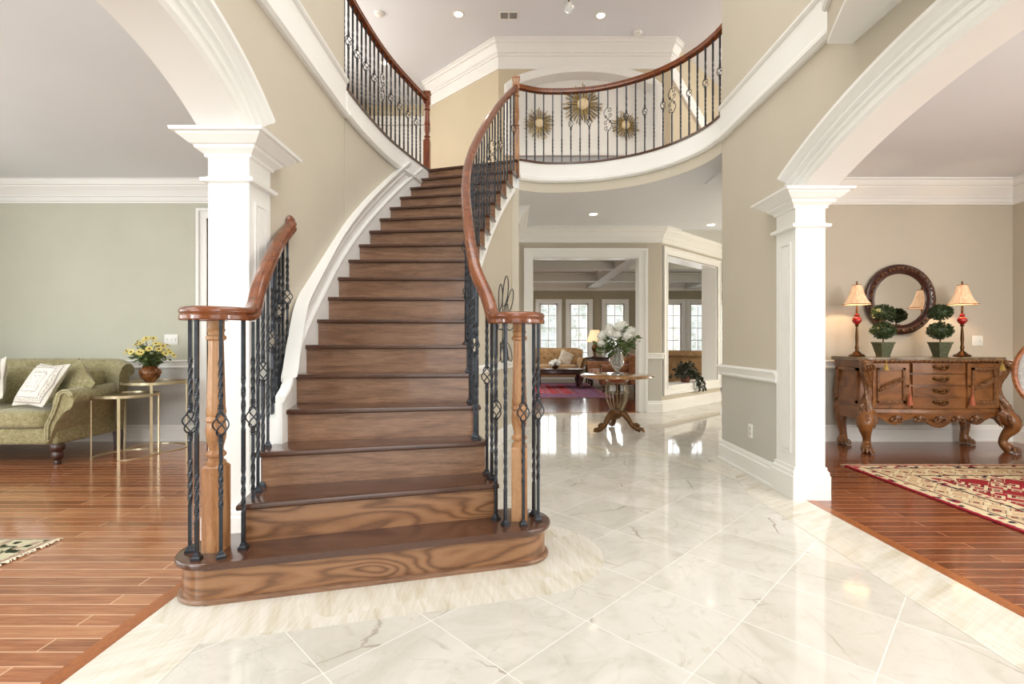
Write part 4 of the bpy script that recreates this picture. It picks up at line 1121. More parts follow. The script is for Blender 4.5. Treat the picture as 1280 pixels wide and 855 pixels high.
rug('red rug with blue border on the family room floor beyond the doorway', -.9, 2.10, 10.15, 13.7,
    rugmat('red_persian_wool', rgb(168, 40, 40), rgb(98, 84, 124), rgb(150, 96, 100), rgb(70, 22, 34), rgb(150, 120, 140), 3.0, 3.55, .5))

# ---- carved sideboard in the dining room
SB = (4.47, 5.38, 0)
sbd = thing('sideboard', 'carved walnut sideboard with marble top and claw feet against the dining room wall', 'sideboard', SB)
STONE = flat('brown_marble_top', rgb(112, 92, 66), .15, 0, .3, var=.45, sc=14)
def serp(e, n=24, bow=.035):
    """plan outline of the body: serpentine front, canted front corners"""
    out = []
    for i in range(n+1):
        u = i/n; x = -.66 + 1.32*u; out.append((x*(1+e/.75), -.235 - e - bow*math.cos((u-.5)*2*PI*1.0)*.8 - bow*.2))
    out += [(.745+e, -.17-e*.6), (.745+e, .26), (-.745-e, .26), (-.745-e, -.17-e*.6)]
    return out
b = NB(); rs = []
for z, e in ((.415, .015), (.44, .012), (.46, 0), (.60, .012), (.72, .0), (.84, -.018), (.93, -.008), (.955, 0)):
    rs.append([V((x, y, z)) for x, y in serp(e)])
rings(b, rs); child('carcass', b, FURN, sbd, autos=35)
b = NB(); rings(b, [[V((x, y, z)) for x, y in serp(e)] for z, e in ((.955, .02), (.962, .035), (.985, .04), (.998, .035), (1.0, .02))]); child('marble_top', b, STONE, sbd, autos=35)
b = NB()   # rope edge under the top
def rope(bm, path, r, tw=26):
    P = [V(p) for p in path]; L = arclen(P); n = int(L[-1]/.006)
    rs = []
    for i in range(n+1):
        p, d = at_len(P, L, L[-1]*i/n); s_, u_ = frame(d)
        rs.append([p + (s_*math.cos(2*PI*k/8) + u_*math.sin(2*PI*k/8)) * r * (1 + .28*math.cos(2*(2*PI*k/8) + i*.006*tw*2*PI/1.0*.35)) for k in range(8)])
    rings(bm, rs)
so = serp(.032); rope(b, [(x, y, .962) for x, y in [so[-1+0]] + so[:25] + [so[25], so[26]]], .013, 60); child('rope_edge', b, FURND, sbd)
# canted corner posts with acanthus carving
for s in (-1, 1):
    b = NB(); rs = []
    for i in range(41):
        u = i/40; z = .955 - .535*u
        off_ = .032*math.cos(u*PI*1.9) + .012*u - .012
        r = .046 + .012*math.sin(u*PI*2.2+.6) 
        cx, cy = s*(.715 + off_*.72), -.215 - off_*.72
        rs.append([V((cx + r*(1 + .13*math.cos(7*a + z*30))*math.cos(a), cy + r*(1 + .13*math.cos(7*a + z*30))*math.sin(a), z)) for a in [2*PI*k/28 for k in range(28)]])
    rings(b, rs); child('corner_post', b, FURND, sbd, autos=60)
    b = NB(); sphere(b, (s*.745, -.255, .93), .055, 12, 8, (1, 1, .7), .25)
    for k in range(4): tube(b, [(s*(.70+.03*k), -.27, .93), (s*(.705+.03*k), -.315, .90-.01*k), (s*(.71+.025*k), -.29, .86)], [.014, .012, .004], 6)
    child('post_capital', b, FURND, sbd)
    # volute low on the outer side of the post
    b = NB(); pts = []
    for i in range(24):
        u = i/23; a = 2*PI*1.3*u + PI/2; r = .052*(1-.75*u); pts.append((s*(.76 + r*math.cos(a)), -.23, .475 + r*math.sin(a)))
    tube(b, pts, .014, 7); child('scroll', b, FURND, sbd)
# side panels
    b = NB(); m_ = T((s*.748, .04, 0))
    for a, c, e, f in ((-.17, -.14, .50, .88), (.14, .17, .50, .88), (-.17, .17, .50, .53), (-.17, .17, .85, .88)): box(b, -.012, .012, a, c, e, f, m_)
    child('side_moulding', b, FURN, sbd, False)
def yfront(x): u = (x + .66)/1.32; return -.235 - .035*math.cos((u-.5)*2*PI)*.8 - .007
for k in range(4):                      # drawers
    z0 = .462 + .122*k; b = NB(); rs = []
    for dy, sh in ((.0, 0), (-.020, 0), (-.026, .008)):
        pass
    n = 14
    outl = [(-.275 + .55*i/n) for i in range(n+1)]
    a_ = [V((x, yfront(x) - .022, z0+.006)) for x in outl]; c_ = [V((x, yfront(x) - .022, z0+.112)) for x in outl]
    rings(b, [[p + V((0, .03, 0)), p, q, q + V((0, .03, 0))] for p, q in zip(a_, c_)])
    dr = child('drawer', b, FURN, sbd, False)
    b = NB(); yf = yfront(0) - .024
    tube(b, [(-.065, yf, z0+.075), (-.06, yf-.02, z0+.06), (-.03, yf-.028, z0+.045), (0, yf-.03, z0+.040), (.03, yf-.028, z0+.045), (.06, yf-.02, z0+.06), (.065, yf, z0+.075)], .0065, 6)
    for s in (-1, 1): sphere(b, (s*.065, yf-.006, z0+.075), .017, 10, 6, (1, .5, 1), .3)
    sphere(b, (0, yf-.004, z0+.07), .022, 10, 6, (1.3, .3, .8), .3); child('handle', b, BRASS, dr)
for s in (-1, 1):                       # doors
    b = NB(); x0, x1 = s*.305, s*.665
    n = 8; xs = [x0 + (x1-x0)*i/n for i in range(n+1)]
    rings(b, [[V((x, yfront(x)+.02, .465)), V((x, yfront(x)-.020, .465)), V((x, yfront(x)-.020, .935)), V((x, yfront(x)+.02, .935))] for x in xs])
    d_ = child('door', b, FURN, sbd, False)
    b = NB(); fr = NB()
    for (a, c, e, f) in ((.35, .375, .52, .89), (.60, .625, .52, .89), (.35, .625, .52, .545), (.35, .625, .865, .89)):
        xa, xb = sorted((s*a, s*c)); ym = min(yfront(xa), yfront(xb))
        box(fr, xa, xb, ym-.034, ym-.01, e, f)
    child('panel_moulding', fr, FURND, d_, False)
    # diagonal leaf carving
    cx = s*.488; yy = yfront(cx) - .028
    for q in range(7):
        u = (q-3)/3.2
        tube(b, [(cx - .02 + .105*u*1 , yy, .70 + .055*u*1), (cx + .105*u, yy-.014, .715 + .05*u + .022*math.cos(u*PI/2)), (cx + .03 + .105*u, yy-.004, .755 + .05*u)], [.018, .016, .004], 7)
    tube(b, [(cx-.12, yy-.004, .655), (cx, yy-.012, .70), (cx+.12, yy-.004, .765)], .012, 7); child('leaf_carving', b, FURND, d_)
    b = NB(); sphere(b, (s*.325, yfront(s*.325)-.035, .70), .013, 10, 6, (1, .9, 1)); child('knob', b, BRASS, d_)
# apron with scalloped lower edge and carving
b = NB(); n = 48; up_, lw_ = [], []
for i in range(n+1):
    u = i/n; x = -.66 + 1.32*u
    zz = .34 + .035*math.cos(u*2*PI*3) - .045*math.exp(-((u-.5)/.16)**2) - .02*math.exp(-((abs(u-.5)-.33)/.05)**2)
    up_.append(V((x, yfront(x)-.012, .42))); lw_.append(V((x, yfront(x)-.004, zz)))
rings(b, [[p, q, q + V((0, .03, 0)), p + V((0, .03, 0))] for p, q in zip(up_, lw_)])
for s in (-1, 1): box(b, s*.735-.012, s*.735+.012, -.17, .26, .33, .42)
child('apron', b, FURN, sbd, True, 40)
for cx in (-.42, -.2, 0, .2, .42):
    b = NB()
    for s in (-1, 1):
        pts = []
        for i in range(16):
            u = i/15; a = PI*.5 + s*2*PI*1.1*u; r = .042*(1-.8*u); pts.append((cx + s*.045 + r*math.cos(a), yfront(cx)-.022, .345 + r*.7*math.sin(a)))
        tube(b, pts, .010, 6)
    sphere(b, (cx, yfront(cx)-.02, .36), .028, 10, 6, (1, .6, 1.1), .35)
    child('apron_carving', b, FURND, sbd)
for sx in (-1, 1):                      # cabriole legs with claw feet
    for fy in (-1, 1):
        b = NB()
        if fy < 0:
            base = [(.70, -.20, .42, .075), (.735, -.235, .37, .085), (.765, -.265, .31, .082), (.765, -.265, .25, .062), (.735, -.235, .18, .042), (.72, -.22, .12, .036), (.725, -.225, .08, .042), (.745, -.25, .045, .052), (.755, -.265, .012, .045)]
        else:
            base = [(.69, .19, .42, .06), (.70, .20, .35, .06), (.71, .20, .27, .055), (.70, .19, .17, .042), (.69, .19, .10, .04), (.70, .185, .05, .055), (.70, .18, .012, .05)]
        P = [cr([(sx*q[0], q[1], q[2]) for q in base], i/5) for i in range((len(base)-1)*5+1)]
        Rr = [cr([(q[3], 0, 0) for q in base], i/5).x for i in range((len(base)-1)*5+1)]
        tube(b, P, Rr, 16); lg = child('leg', b, FURN, sbd)
        fx, fy_ = base[-1][0]*sx, base[-1][1]
        b = NB()
        for k in range(4):
            a = -PI/2 + (k-1.5)*.45 + (sx*.35 if fy < 0 else 0)
            d = V((math.cos(a), math.sin(a), 0))
            q = V((fx, fy_, 0))
            tube(b, [q + d*.03 + V((0,0,.055)), q + d*.055 + V((0,0,.05)), q + d*.072 + V((0,0,.028)), q + d*.078 + V((0,0,.006))], [.013, .016, .015, .006], 8)
        child('claw_foot', b, FURND, lg)
        if fy < 0:
            b = NB()
            for k in range(6):
                a = 2*PI*k/6; c_ = V((sx*.74, -.24, .35)); d = V((math.cos(a), math.sin(a), 0))
                tube(b, [c_ + d*.07 + V((0,0,.05)), c_ + d*.094, c_ + d*.078 + V((sx*.02,-.02,-.09))], [.018, .020, .004], 7)
            child('knee_carving', b, FURND, lg)
TASS = flat('terracotta_silk', rgb(172, 92, 60), .6, var=.2, sc=60); TASG = flat('gold_silk', rgb(170, 140, 66), .6, var=.2, sc=60)
def tassel(label, p, L, m):
    t = thing('tassel', label, 'tassel', p)
    b = NB(); tube(b, [(0, .008, 0), (0, 0, -.015), (0, 0, -L*.45)], .0035, 5); child('cord', b, m, t)
    b = NB(); sphere(b, (0, 0, -L*.5), .013, 10, 8); lathe(b, [(.008, -L*.52), (.012, -L*.56), (.024, -L), (0, -L)], seg=16, mod=lambda a, z: 1 + .12*math.cos(8*a)); child('skirt', b, m, t)
tassel('terracotta tassel hanging from the left door knob of the carved sideboard', (SB[0]-.325, SB[1]+yfront(-.325)-.055, .70), .20, TASS)
tassel('terracotta tassel hanging from the right door knob of the carved sideboard', (SB[0]+.325, SB[1]+yfront(.325)-.055, .70), .20, TASS)
tassel('small gold tassel hanging off the left end of the sideboard top', (SB[0]-.60, SB[1]-.335, .975), .11, TASG)
tassel('small gold tassel hanging off the right end of the sideboard top', (SB[0]+.60, SB[1]-.335, .975), .11, TASG)

# ---- table lamps on the sideboard
SHADE, snt, sb_ = nmat('warm_silk_shade', .8); g = N(snt)
_c = g.co('Object'); _w = g.noise(g.co('Object', (9, 9, 1)), 6, 2)
g.put(sb_.inputs['Base Color'], g.ramp(_w, [(.3, rgb(206, 160, 120)), (.7, rgb(232, 196, 158))]))
sb_.inputs['Emission Strength'].default_value = .42; g.put(sb_.inputs['Emission Color'], g.ramp(_w, [(.3, (1, .55, .3)), (.7, (1, .72, .46))]))
REDG = flat('ruby_glass', rgb(150, 22, 20), .12, 0, .6, var=.2)
def buffet_lamp(label, loc):
    t = thing('table_lamp', label, 'lamp', loc)
    b = NB(); lathe(b, [(0, 0), (.075, 0), (.08, .008), (.072, .018), (.045, .03), (.03, .05), (.018, .06), (.014, .07), (.0, .07)], seg=24); child('base', b, BRASS, t)
    b = NB(); lathe(b, [(.014, .06), (.02, .10), (.013, .13), (.017, .2), (.013, .28), (.010, .33), (.022, .345), (.010, .36), (.010, .44), (.018, .455), (.011, .47), (.009, .56)], seg=16); child('stem', b, BRASS, t)
    b = NB(); lathe(b, [(.012, .352), (.028, .365), (.044, .388), (.046, .405), (.036, .428), (.02, .440), (.026, .452), (.022, .468), (.010, .475)], seg=20); child('glass_ball', b, REDG, t)
    b = NB(); rs = []
    for r, z in ((.142, .575), (.118, .60), (.092, .645), (.072, .70), (.055, .76), (.047, .79)):
        rs.append([V((r*(1 - .05*abs(math.sin(3*a)))*math.cos(a), r*(1 - .05*abs(math.sin(3*a)))*math.sin(a), z)) for a in [2*PI*k/36 for k in range(36)]])
    rings(b, rs, True, False); sh = child('lamp_shade', b, SHADE, t, autos=60)
    b = NB(); hoop(b, .141, .576, .004); hoop(b, .046, .791, .003); child('shade_trim', b, BRASS, sh)
    b = NB(); tube(b, [(-.046, 0, .785), (.046, 0, .785)], .002, 4); lathe(b, [(0, .785), (.006, .79), (.012, .805), (.006, .815), (.008, .825), (0, .84)], seg=10); child('finial', b, BRASS, t)
    l = bpy.data.lights.new('lamp_bulb', 'POINT'); l.energy = 7; l.color = (1, .74, .46); l.shadow_soft_size = .02
    o = bpy.data.objects.new('lamp_bulb', l); C.objects.link(o); o.location = (loc[0], loc[1], loc[2] + .66)
buffet_lamp('slim bronze lamp with red glass ball on the left end of the sideboard', (3.83, 5.42, 1.0))
buffet_lamp('slim bronze lamp with red glass ball on the right end of the sideboard', (5.0, 5.42, 1.0))
# ---- topiaries
POT = flat('woven_green_pot', rgb(88, 92, 66), .7, var=.4, sc=70, bump=.4, bsc=90)
def topiary(label, loc, seed):
    rn = random.Random(seed); t = thing('topiary', label, 'potted plant', loc)
    b = NB(); rectloft(b, -.045, .045, -.045, .045, [(0, 0), (.01, 0), (.14, .028), (.145, .034), (.16, .034), (.16, .02), (.15, .02)]); child('pot', b, POT, t, False)
    b = NB(); tube(b, [(0, 0, .14), (.004, 0, .25), (-.003, 0, .45)], .007, 6); child('trunk', b, BRN, t)
    for z, r in ((.285, .122), (.485, .112)):
        b = NB(); sphere(b, (0, 0, z), r*.8, 14, 10, (1, 1, .72), .08); pts = []
        for i in range(520):
            d = V((rn.gauss(0, 1), rn.gauss(0, 1), rn.gauss(0, 1))).normalized()
            pts.append((V((d.x*r*.8, d.y*r*.8, z + d.z*r*.6)), d + V((rn.uniform(-.6, .6), rn.uniform(-.6, .6), rn.uniform(-.3, .6)))))
        leafs(b, pts, .030, rn, wd=.55); child('foliage_ball', b, LEAFD, t, False)
topiary('double ball topiary in a woven pot beside the left sideboard lamp', (4.09, 5.38, 1.0), 1)
topiary('double ball topiary in a woven pot beside the right sideboard lamp', (4.72, 5.38, 1.0), 2)
# ---- round mirror
mr = thing('round_mirror', 'round mirror in a carved dark red frame above the sideboard', 'mirror', (4.52, 5.70, 1.655))
MFR = flat('carved_dark_red_wood', rgb(62, 26, 16), .3, 0, .4, var=.5, sc=25)
b = NB(); bb = NB(); lathe(bb, [(.305, -.0), (.30, .02), (.312, .034), (.33, .03), (.345, .045), (.375, .05), (.39, .036), (.405, .032), (.412, .012), (.405, 0)], seg=64)
merge(b, bb, R(90, 'X')); child('frame', b, MFR, mr)
b = NB()
for k in range(44):
    a = 2*PI*k/44; c_ = V((.36*math.cos(a), -.048, .36*math.sin(a))); d = V((math.cos(a + (1 if k % 2 else -1)*.8), 0, math.sin(a + (1 if k % 2 else -1)*.8)))
    tube(b, [c_ - d*.022, c_ + V((0, -.012, 0)), c_ + d*.026], [.004, .011, .003], 6)
child('frame_carving', b, FURND, mr)
SILV, mnt, mb = nmat('mirror_silver', .01, 1); g = N(mnt); g.put(mb.inputs['Base Color'], g.ramp(g.noise(g.co(), 2), [(.3, (.86, .86, .84)), (.7, (.88, .88, .86))]))
b = NB(); bb = NB(); lathe(bb, [(0, .012), (.31, .012), (.31, .006), (0, .006)], seg=64); merge(b, bb, R(90, 'X')); child('glass', b, SILV, mr, autos=30)
# ---- oval-back dining chair at the right edge
dc = thing('dining_chair', 'oval-back wooden chair with grey upholstery at the right edge of the dining rug', 'chair', (4.55, 4.05, .012), math.radians(127))
CH = wood('chair_walnut', rgb(78, 36, 14), rgb(140, 78, 36), rgb(178, 112, 62), (6, 6, 6), .3, .4)
GREYF = fabric('grey_damask', rgb(168, 170, 170), rgb(214, 214, 212), 24)
tl = R(10, 'X')
def oval(k, n=36): return [tl @ V((.235*k*math.cos(2*PI*i/n), .0, .30*k*math.sin(2*PI*i/n))) + V((0, .24, .90)) for i in range(n)]
b = NB(); P = oval(1.0); P.append(P[0]); P.append(P[1]); tube(b, P, .021, 8); child('back_frame', b, CH, dc)
b = NB(); c_ = V((0, .24, .90)); cushion(b, (0, 0, 0), (.44, .05, .57), .75, 8); m_ = T(c_) @ tl
for v in b.verts: v.co = m_ @ v.co
child('back_pad', b, GREYF, dc)
b = NB(); tube(b, [(-.10, .21, .46), (-.07, .20, .54), (-.05, .20, .62)], .018, 8); tube(b, [(.10, .21, .46), (.07, .20, .54), (.05, .20, .62)], .018, 8); child('back_support', b, CH, dc)
b = NB(); prism(b, [(-.21,-.24),(.21,-.24),(.15,.20),(-.15,.20)], .38, .44); child('seat_rail', b, CH, dc)
b = NB(); cushion(b, (0, -.01, .465), (.40, .43, .10), .35, 8, .2)
for v in b.verts: v.co.x *= .86 - .6*(v.co.y)*.8 if v.co.y > 0 else 1
child('seat', b, GREYF, dc)
for sx in (-1, 1):
    b = NB(); tube(b, [(sx*.18, -.21, .40), (sx*.195, -.225, .30), (sx*.18, -.21, .12), (sx*.195, -.235, .0)], [.03, .026, .016, .02], 10); child('leg', b, CH, dc)
    b = NB(); tube(b, [(sx*.13, .18, .42), (sx*.13, .19, .25), (sx*.14, .23, .0)], [.024, .02, .016], 10); child('leg', b, CH, dc)

# ---- pedestal table in the rear hall
PT = (1.37, 6.38, 0)
pt = thing('pedestal_table', 'round wooden table on a wire cage pedestal with clawed feet in the rear hall', 'table', PT)
INL = wood('inlaid_table_top', rgb(96, 58, 26), rgb(158, 108, 58), rgb(196, 150, 92), (5, 5, 5), .12, .6)
b = NB(); lathe(b, [(0, .70), (.44, .70), (.462, .705), (.475, .716), (.472, .728), (.46, .735), (0, .735)], seg=56); child('table_top', b, INL, pt, autos=40)
b = NB(); lathe(b, [(.0, .62), (.09, .62), (.14, .65), (.17, .685), (.18, .70), (0, .70)], seg=32); child('under_bowl', b, wood('cherry_bowl', rgb(92, 32, 14), rgb(138, 58, 28), rgb(160, 84, 44), (4,4,4), .2, .4), pt)
WIRE = flat('aged_silver_wire', rgb(160, 148, 124), .3, .8, var=.2, sc=40)
b = NB()
for k in range(18):
    a = 2*PI*k/18; rr_ = [(.11, .64), (.14, .60), (.15, .54), (.148, .47), (.13, .39), (.10, .32), (.075, .27)]
    tube(b, [(r*math.cos(a), r*math.sin(a), z) for r, z in rr_], .0045, 5)
for r, z in ((.112, .637), (.149, .50), (.075, .272)): hoop(b, r, z, .0055)
child('wire_cage', b, WIRE, pt)
b = NB(); lathe(b, [(0, .64), (.02, .63), (.012, .56), (.018, .5), (.012, .4), (.025, .3), (.085, .27), (.09, .24), (.06, .2), (.05, .17), (0, .15)], seg=20); child('column', b, GILT, pt)
for k in range(3):
    a = math.radians([-152, -28, 90][k]); d = V((math.cos(a), math.sin(a), 0)); s_ = V((-d.y, d.x, 0))
    b = NB(); tube(b, [d*.03 + V((0,0,.235)), d*.10 + V((0,0,.225)), d*.16 + V((0,0,.15)), d*.20 + V((0,0,.085)), d*.26 + V((0,0,.05)), d*.31 + V((0,0,.035))], [.05, .046, .036, .032, .034, .034], 12)
    tube(b, [d*.21 + V((0,0,.10)), d*.26 + V((0,0,.105)), d*.29 + V((0,0,.09)), d*.275 + V((0,0,.07))], [.018, .022, .022, .014], 8)
    lg = child('leg', b, GILT, pt)
    b = NB()
    for q in (-1, 0, 1): tube(b, [d*.30 + s_*.02*q + V((0,0,.05)), d*.335 + s_*.026*q + V((0,0,.045)), d*.355 + s_*.028*q + V((0,0,.012))], [.015, .017, .008], 8)
    child('claw', b, GILT, lg)
vs_ = thing('vase', 'clear glass footed vase holding white blooms on the hall pedestal table', 'vase', (1.37, 6.36, .735))
b = NB(); lathe(b, [(0, 0), (.075, 0), (.078, .01), (.03, .03), (.022, .05), (.05, .08), (.085, .13), (.09, .17), (.07, .23), (.055, .30), (.062, .35), (.08, .38), (.075, .38), (.05, .31), (.062, .24), (.08, .17), (.07, .12), (.03, .08), (0, .07)], seg=28, mod=lambda a, z: 1 + .03*math.cos(10*a)); child('body', b, GLASS, vs_)
rn = random.Random(11)
hb = thing('hydrangea_bouquet', 'full bouquet of white blooms with green leaves in the clear vase in the hall', 'flowers', (1.37, 6.36, 1.06))
hb.scale = (.84, .84, .84)
hm = NB(); sphere(hm, (0, 0, 0), .8, 10, 8, (1, 1, .8), .15)
for i in range(120):
    d = V((rn.gauss(0, 1), rn.gauss(0, 1), rn.gauss(0, .9))).normalized(); c_ = d*.86; s_, u_ = frame(d)
    for q in range(4):
        a = q*PI/2 + rn.random(); e = s_*math.cos(a) + u_*math.sin(a); f = s_*math.cos(a+1) + u_*math.sin(a+1)
        v = [hm.verts.new(x) for x in (c_, c_ + e*.17 + d*.06, c_ + (e+f)*.16 + d*.10, c_ + f*.17 + d*.06)]; hm.faces.new(v)
hme = mesh_of('flower', hm, WPET, False)
stb, lfb = NB(), NB()
for p, s_ in [((-.24, -.02, .20), .075), ((-.14, -.12, .26), .08), ((-.10, .05, .33), .08), ((.02, -.10, .35), .085), ((.10, .02, .37), .08), ((.20, -.04, .28), .085), ((.25, .06, .22), .07), ((.12, -.15, .20), .085), ((-.03, -.16, .22), .07), ((-.18, .12, .24), .075), ((.05, .15, .28), .08), ((.17, .16, .22), .07), ((-.26, -.08, .10), .065)]:
    inst('flower', hme, hb, p, (rn.random(), rn.random(), rn.random()*6), s_)
    P = V(p); tube(stb, [(P.x*.1, P.y*.1, -.25), (P.x*.2, P.y*.2, 0), (P.x*.6, P.y*.6, P.z*.6), p], .0035, 5)
    for i in range(26):
        u = rn.uniform(.3, 1.05); q = V((P.x*u*1.1, P.y*u*1.1, P.z*u - .05)) + V((rn.uniform(-.06, .06), rn.uniform(-.06, .06), rn.uniform(-.08, .03)))
        leafs(lfb, [(q, (P.x + rn.uniform(-.2, .2), P.y + rn.uniform(-.2, .2), rn.uniform(-.25, .15)))], .10, rn)
child('stems', stb, STEM, hb); child('foliage', lfb, LEAFM, hb, False)

# ---- family room
FAM = 'family room'
sofa('sofa', 'tan tufted sofa with rolled arms below the far family room windows', (.82, 13.85, .012), 0, 2.35, TAN, BRN, DARKW, None, True, 1.0)
pillow('pale throw pillow leaning on the right arm of the tan tufted sofa', (1.52, 13.75, .70), (-15, 25, 5), (.42, .42, .15), CREAMF)
pillow('tan throw pillow beside the pale one on the tufted sofa', (1.72, 13.85, .70), (-15, 35, 5), (.40, .40, .15), TAN)
ct = thing('coffee_table', 'dark carved coffee table on the red rug in the family room', 'table', (1.22, 12.35, .012))
b = NB(); bbox(b, -.62, .55, -.38, .38, .44, .48, .012, 2); child('table_top', b, DARKW, ct)
b = NB(); bbox(b, -.58, .51, -.34, .34, .34, .44, .01, 2); child('apron', b, DARKW, ct)
for sx in (-.54, .47):
    for sy in (-.30, .30):
        b = NB(); tube(b, [(sx, sy, .40), (sx*1.06, sy*1.08, .28), (sx, sy, .12), (sx*1.06, sy*1.1, .0)], [.055, .06, .03, .045], 10); child('leg', b, DARKW, ct)
bw = obj('bowl', (lambda q: (lathe(q, [(0, 0), (.05, 0), (.09, .04), (.11, .08), (.10, .08), (.05, .02), (0, .02)], seg=20), q)[1])(NB()), BRASS, None, True, loc=(1.08, 12.25, .493)); tag(bw, 'small bronze bowl of cream flowers on the dark coffee table', 'bowl')
fb = thing('flower_arrangement', 'low mound of cream flowers in the bowl on the coffee table', 'flowers', (1.08, 12.25, .56))
for p in [(-.1, 0, .06), (0, -.06, .10), (.1, 0, .07), (.02, .06, .12), (-.05, .05, .09), (.06, -.05, .05), (-.07, -.05, .04)]: inst('flower', hme, fb, p, (0, 0, rn.random()*6), .062)
b = NB(); leafs(b, [((rn.uniform(-.1, .1), rn.uniform(-.08, .08), rn.uniform(0, .06)), (rn.uniform(-1, 1), rn.uniform(-1, 1), .3)) for _ in range(60)], .06, rn); child('foliage', b, LEAFM, fb, False)
et = thing('end_table', 'dark end table carrying the cream lamp between the family room sofas', 'table', (2.42, 13.9, 0))
b = NB(); bbox(b, -.34, .34, -.28, .28, .70, .74, .01, 2); child('table_top', b, DARKW, et)
b = NB(); bbox(b, -.30, .30, -.24, .24, .56, .70, .008, 2); child('drawer_box', b, DARKW, et)
b = NB(); bbox(b, -.30, .30, -.24, .24, .12, .16, .008, 2); child('lower_shelf', b, DARKW, et)
for sx in (-.27, .27):
    for sy in (-.21, .21):
        b = NB(); rectloft(b, sx-.03, sx+.03, sy-.03, sy+.03, [(0, -.01), (.56, 0)]); child('leg', b, DARKW, et, False)
tl_ = thing('table_lamp', 'lamp with pleated cream shade on the dark end table by the windows', 'lamp', (2.36, 13.9, .74))
b = NB(); lathe(b, [(0, 0), (.09, 0), (.09, .02), (.04, .05), (.03, .12), (.09, .2), (.10, .26), (.06, .33), (.02, .36), (.015, .45), (0, .45)], seg=20); child('base', b, BRASS, tl_)
PSH, pn, pb_ = nmat('pleated_cream_shade', .8); g = N(pn); _w = g.wave(g.co('Object'), 6, 0, 0, 1, 'X'); g.put(pb_.inputs['Base Color'], g.ramp(_w, [(0, rgb(214, 176, 120)), (1, rgb(250, 230, 190))])); g.put(pb_.inputs['Emission Color'], g.ramp(_w, [(0, (1, .6, .28)), (1, (1, .82, .55))])); pb_.inputs['Emission Strength'].default_value = .7
b = NB(); lathe(b, [(.23, .42), (.20, .52), (.15, .66), (.12, .76)], seg=48, mod=lambda a, z: 1 + .02*math.cos(24*a)); child('lamp_shade', b, PSH, tl_)
sofa('sofa', 'rust brown sofa seen from its side just inside the family room doorway', (2.46, 11.9, .0), -PI/2, 2.0, LEATH, BRN, DARKW, None, False, .92)
th = obj('throw_blanket', (lambda q: (cushion(q, (0, 0, 0), (.62, .5, .06), .3, 8, .3), q)[1])(NB()), fabric('pale_blue_throw', rgb(170, 172, 190), rgb(214, 216, 224), 20), None, True, loc=(2.36, 11.25, .50)); tag(th, 'pale blue folded throw on the near end of the rust brown sofa', 'blanket')
pillow('cream striped pillow leaning on the back of the rust brown sofa', (2.62, 11.35, .72), (-10, 10, 70), (.46, .46, .15), CREAMF)
ac = sofa('armchair', 'tan upholstered armchair seen through the framed pass-through in the angled wall', (3.9, 10.9, 0), math.radians(150), 1.0, TAN, BRN, DARKW); ac['category'] = 'armchair'
# coffered ceiling beams
b = NB()
for x in (-.6, 2.45, 5.5): box(b, x-.14, x+.14, 8.22, 15.2, ZC-.24, ZC-.015); box(b, x-.2, x+.2, 8.22, 15.2, ZC-.06, ZC-.012)
struct('trim_40', b, CEILD)
b = NB()
for y in (9.0, 11.2, 13.4): box(b, -2.05, 3.1 if y < 10 else 8, y-.14, y+.14, ZC-.235, ZC-.014); box(b, -2.05, 3.0 if y < 10 else 8, y-.2, y+.2, ZC-.065, ZC-.011)
struct('trim_41', b, CEILD)
b = NB(); box(b, -2.05, 8, 12.3, 12.42, ZC-.045, ZC-.01); box(b, -2.05, 8, 10.06, 10.2, ZC-.045, ZC-.01); struct('trim_42', b, DARKW)
# potted ivy on the pass-through sill
ivp = dm @ V((1.02, .10, oz0+.03))
iv = thing('potted_ivy', 'dark trailing ivy in a pot on the sill of the angled wall opening', 'potted plant', ivp)
b = NB(); lathe(b, [(0, 0), (.07, 0), (.10, .12), (.105, .14), (.09, .14), (.07, .10), (0, .10)], seg=20); child('pot', b, flat('terracotta_pot', rgb(96, 52, 36), .6), iv)
b = NB(); rn = random.Random(4); pts = []
d0 = (dm.to_3x3() @ V((1, 0, 0))).normalized(); d1 = (dm.to_3x3() @ V((0, -1, 0))).normalized()
for i in range(560):
    a = rn.gauss(0, .17); h_ = rn.uniform(-.02, 1)**1; z = .12 + .26*(1 - (abs(a)/.42)**1.3)*h_
    pts.append((d0*a + d1*rn.uniform(-.10, .13) + V((0, 0, z)), (rn.uniform(-1, 1), rn.uniform(-1, 1), rn.uniform(-1, .5))))
for k in range(9):
    s0 = rn.uniform(-.12, .34)
    for i in range(18):
        u = i/17; pts.append((d0*(s0 + .10*u) + d1*(.12 + .10*math.sin(u*PI/2)) + V((0, 0, .14 - .26*u*u)), (rn.uniform(-1, 1), rn.uniform(-1, 1), -1)))
leafs(b, pts, .058, rn, wd=.8); child('foliage', b, LEAFY, iv, False)

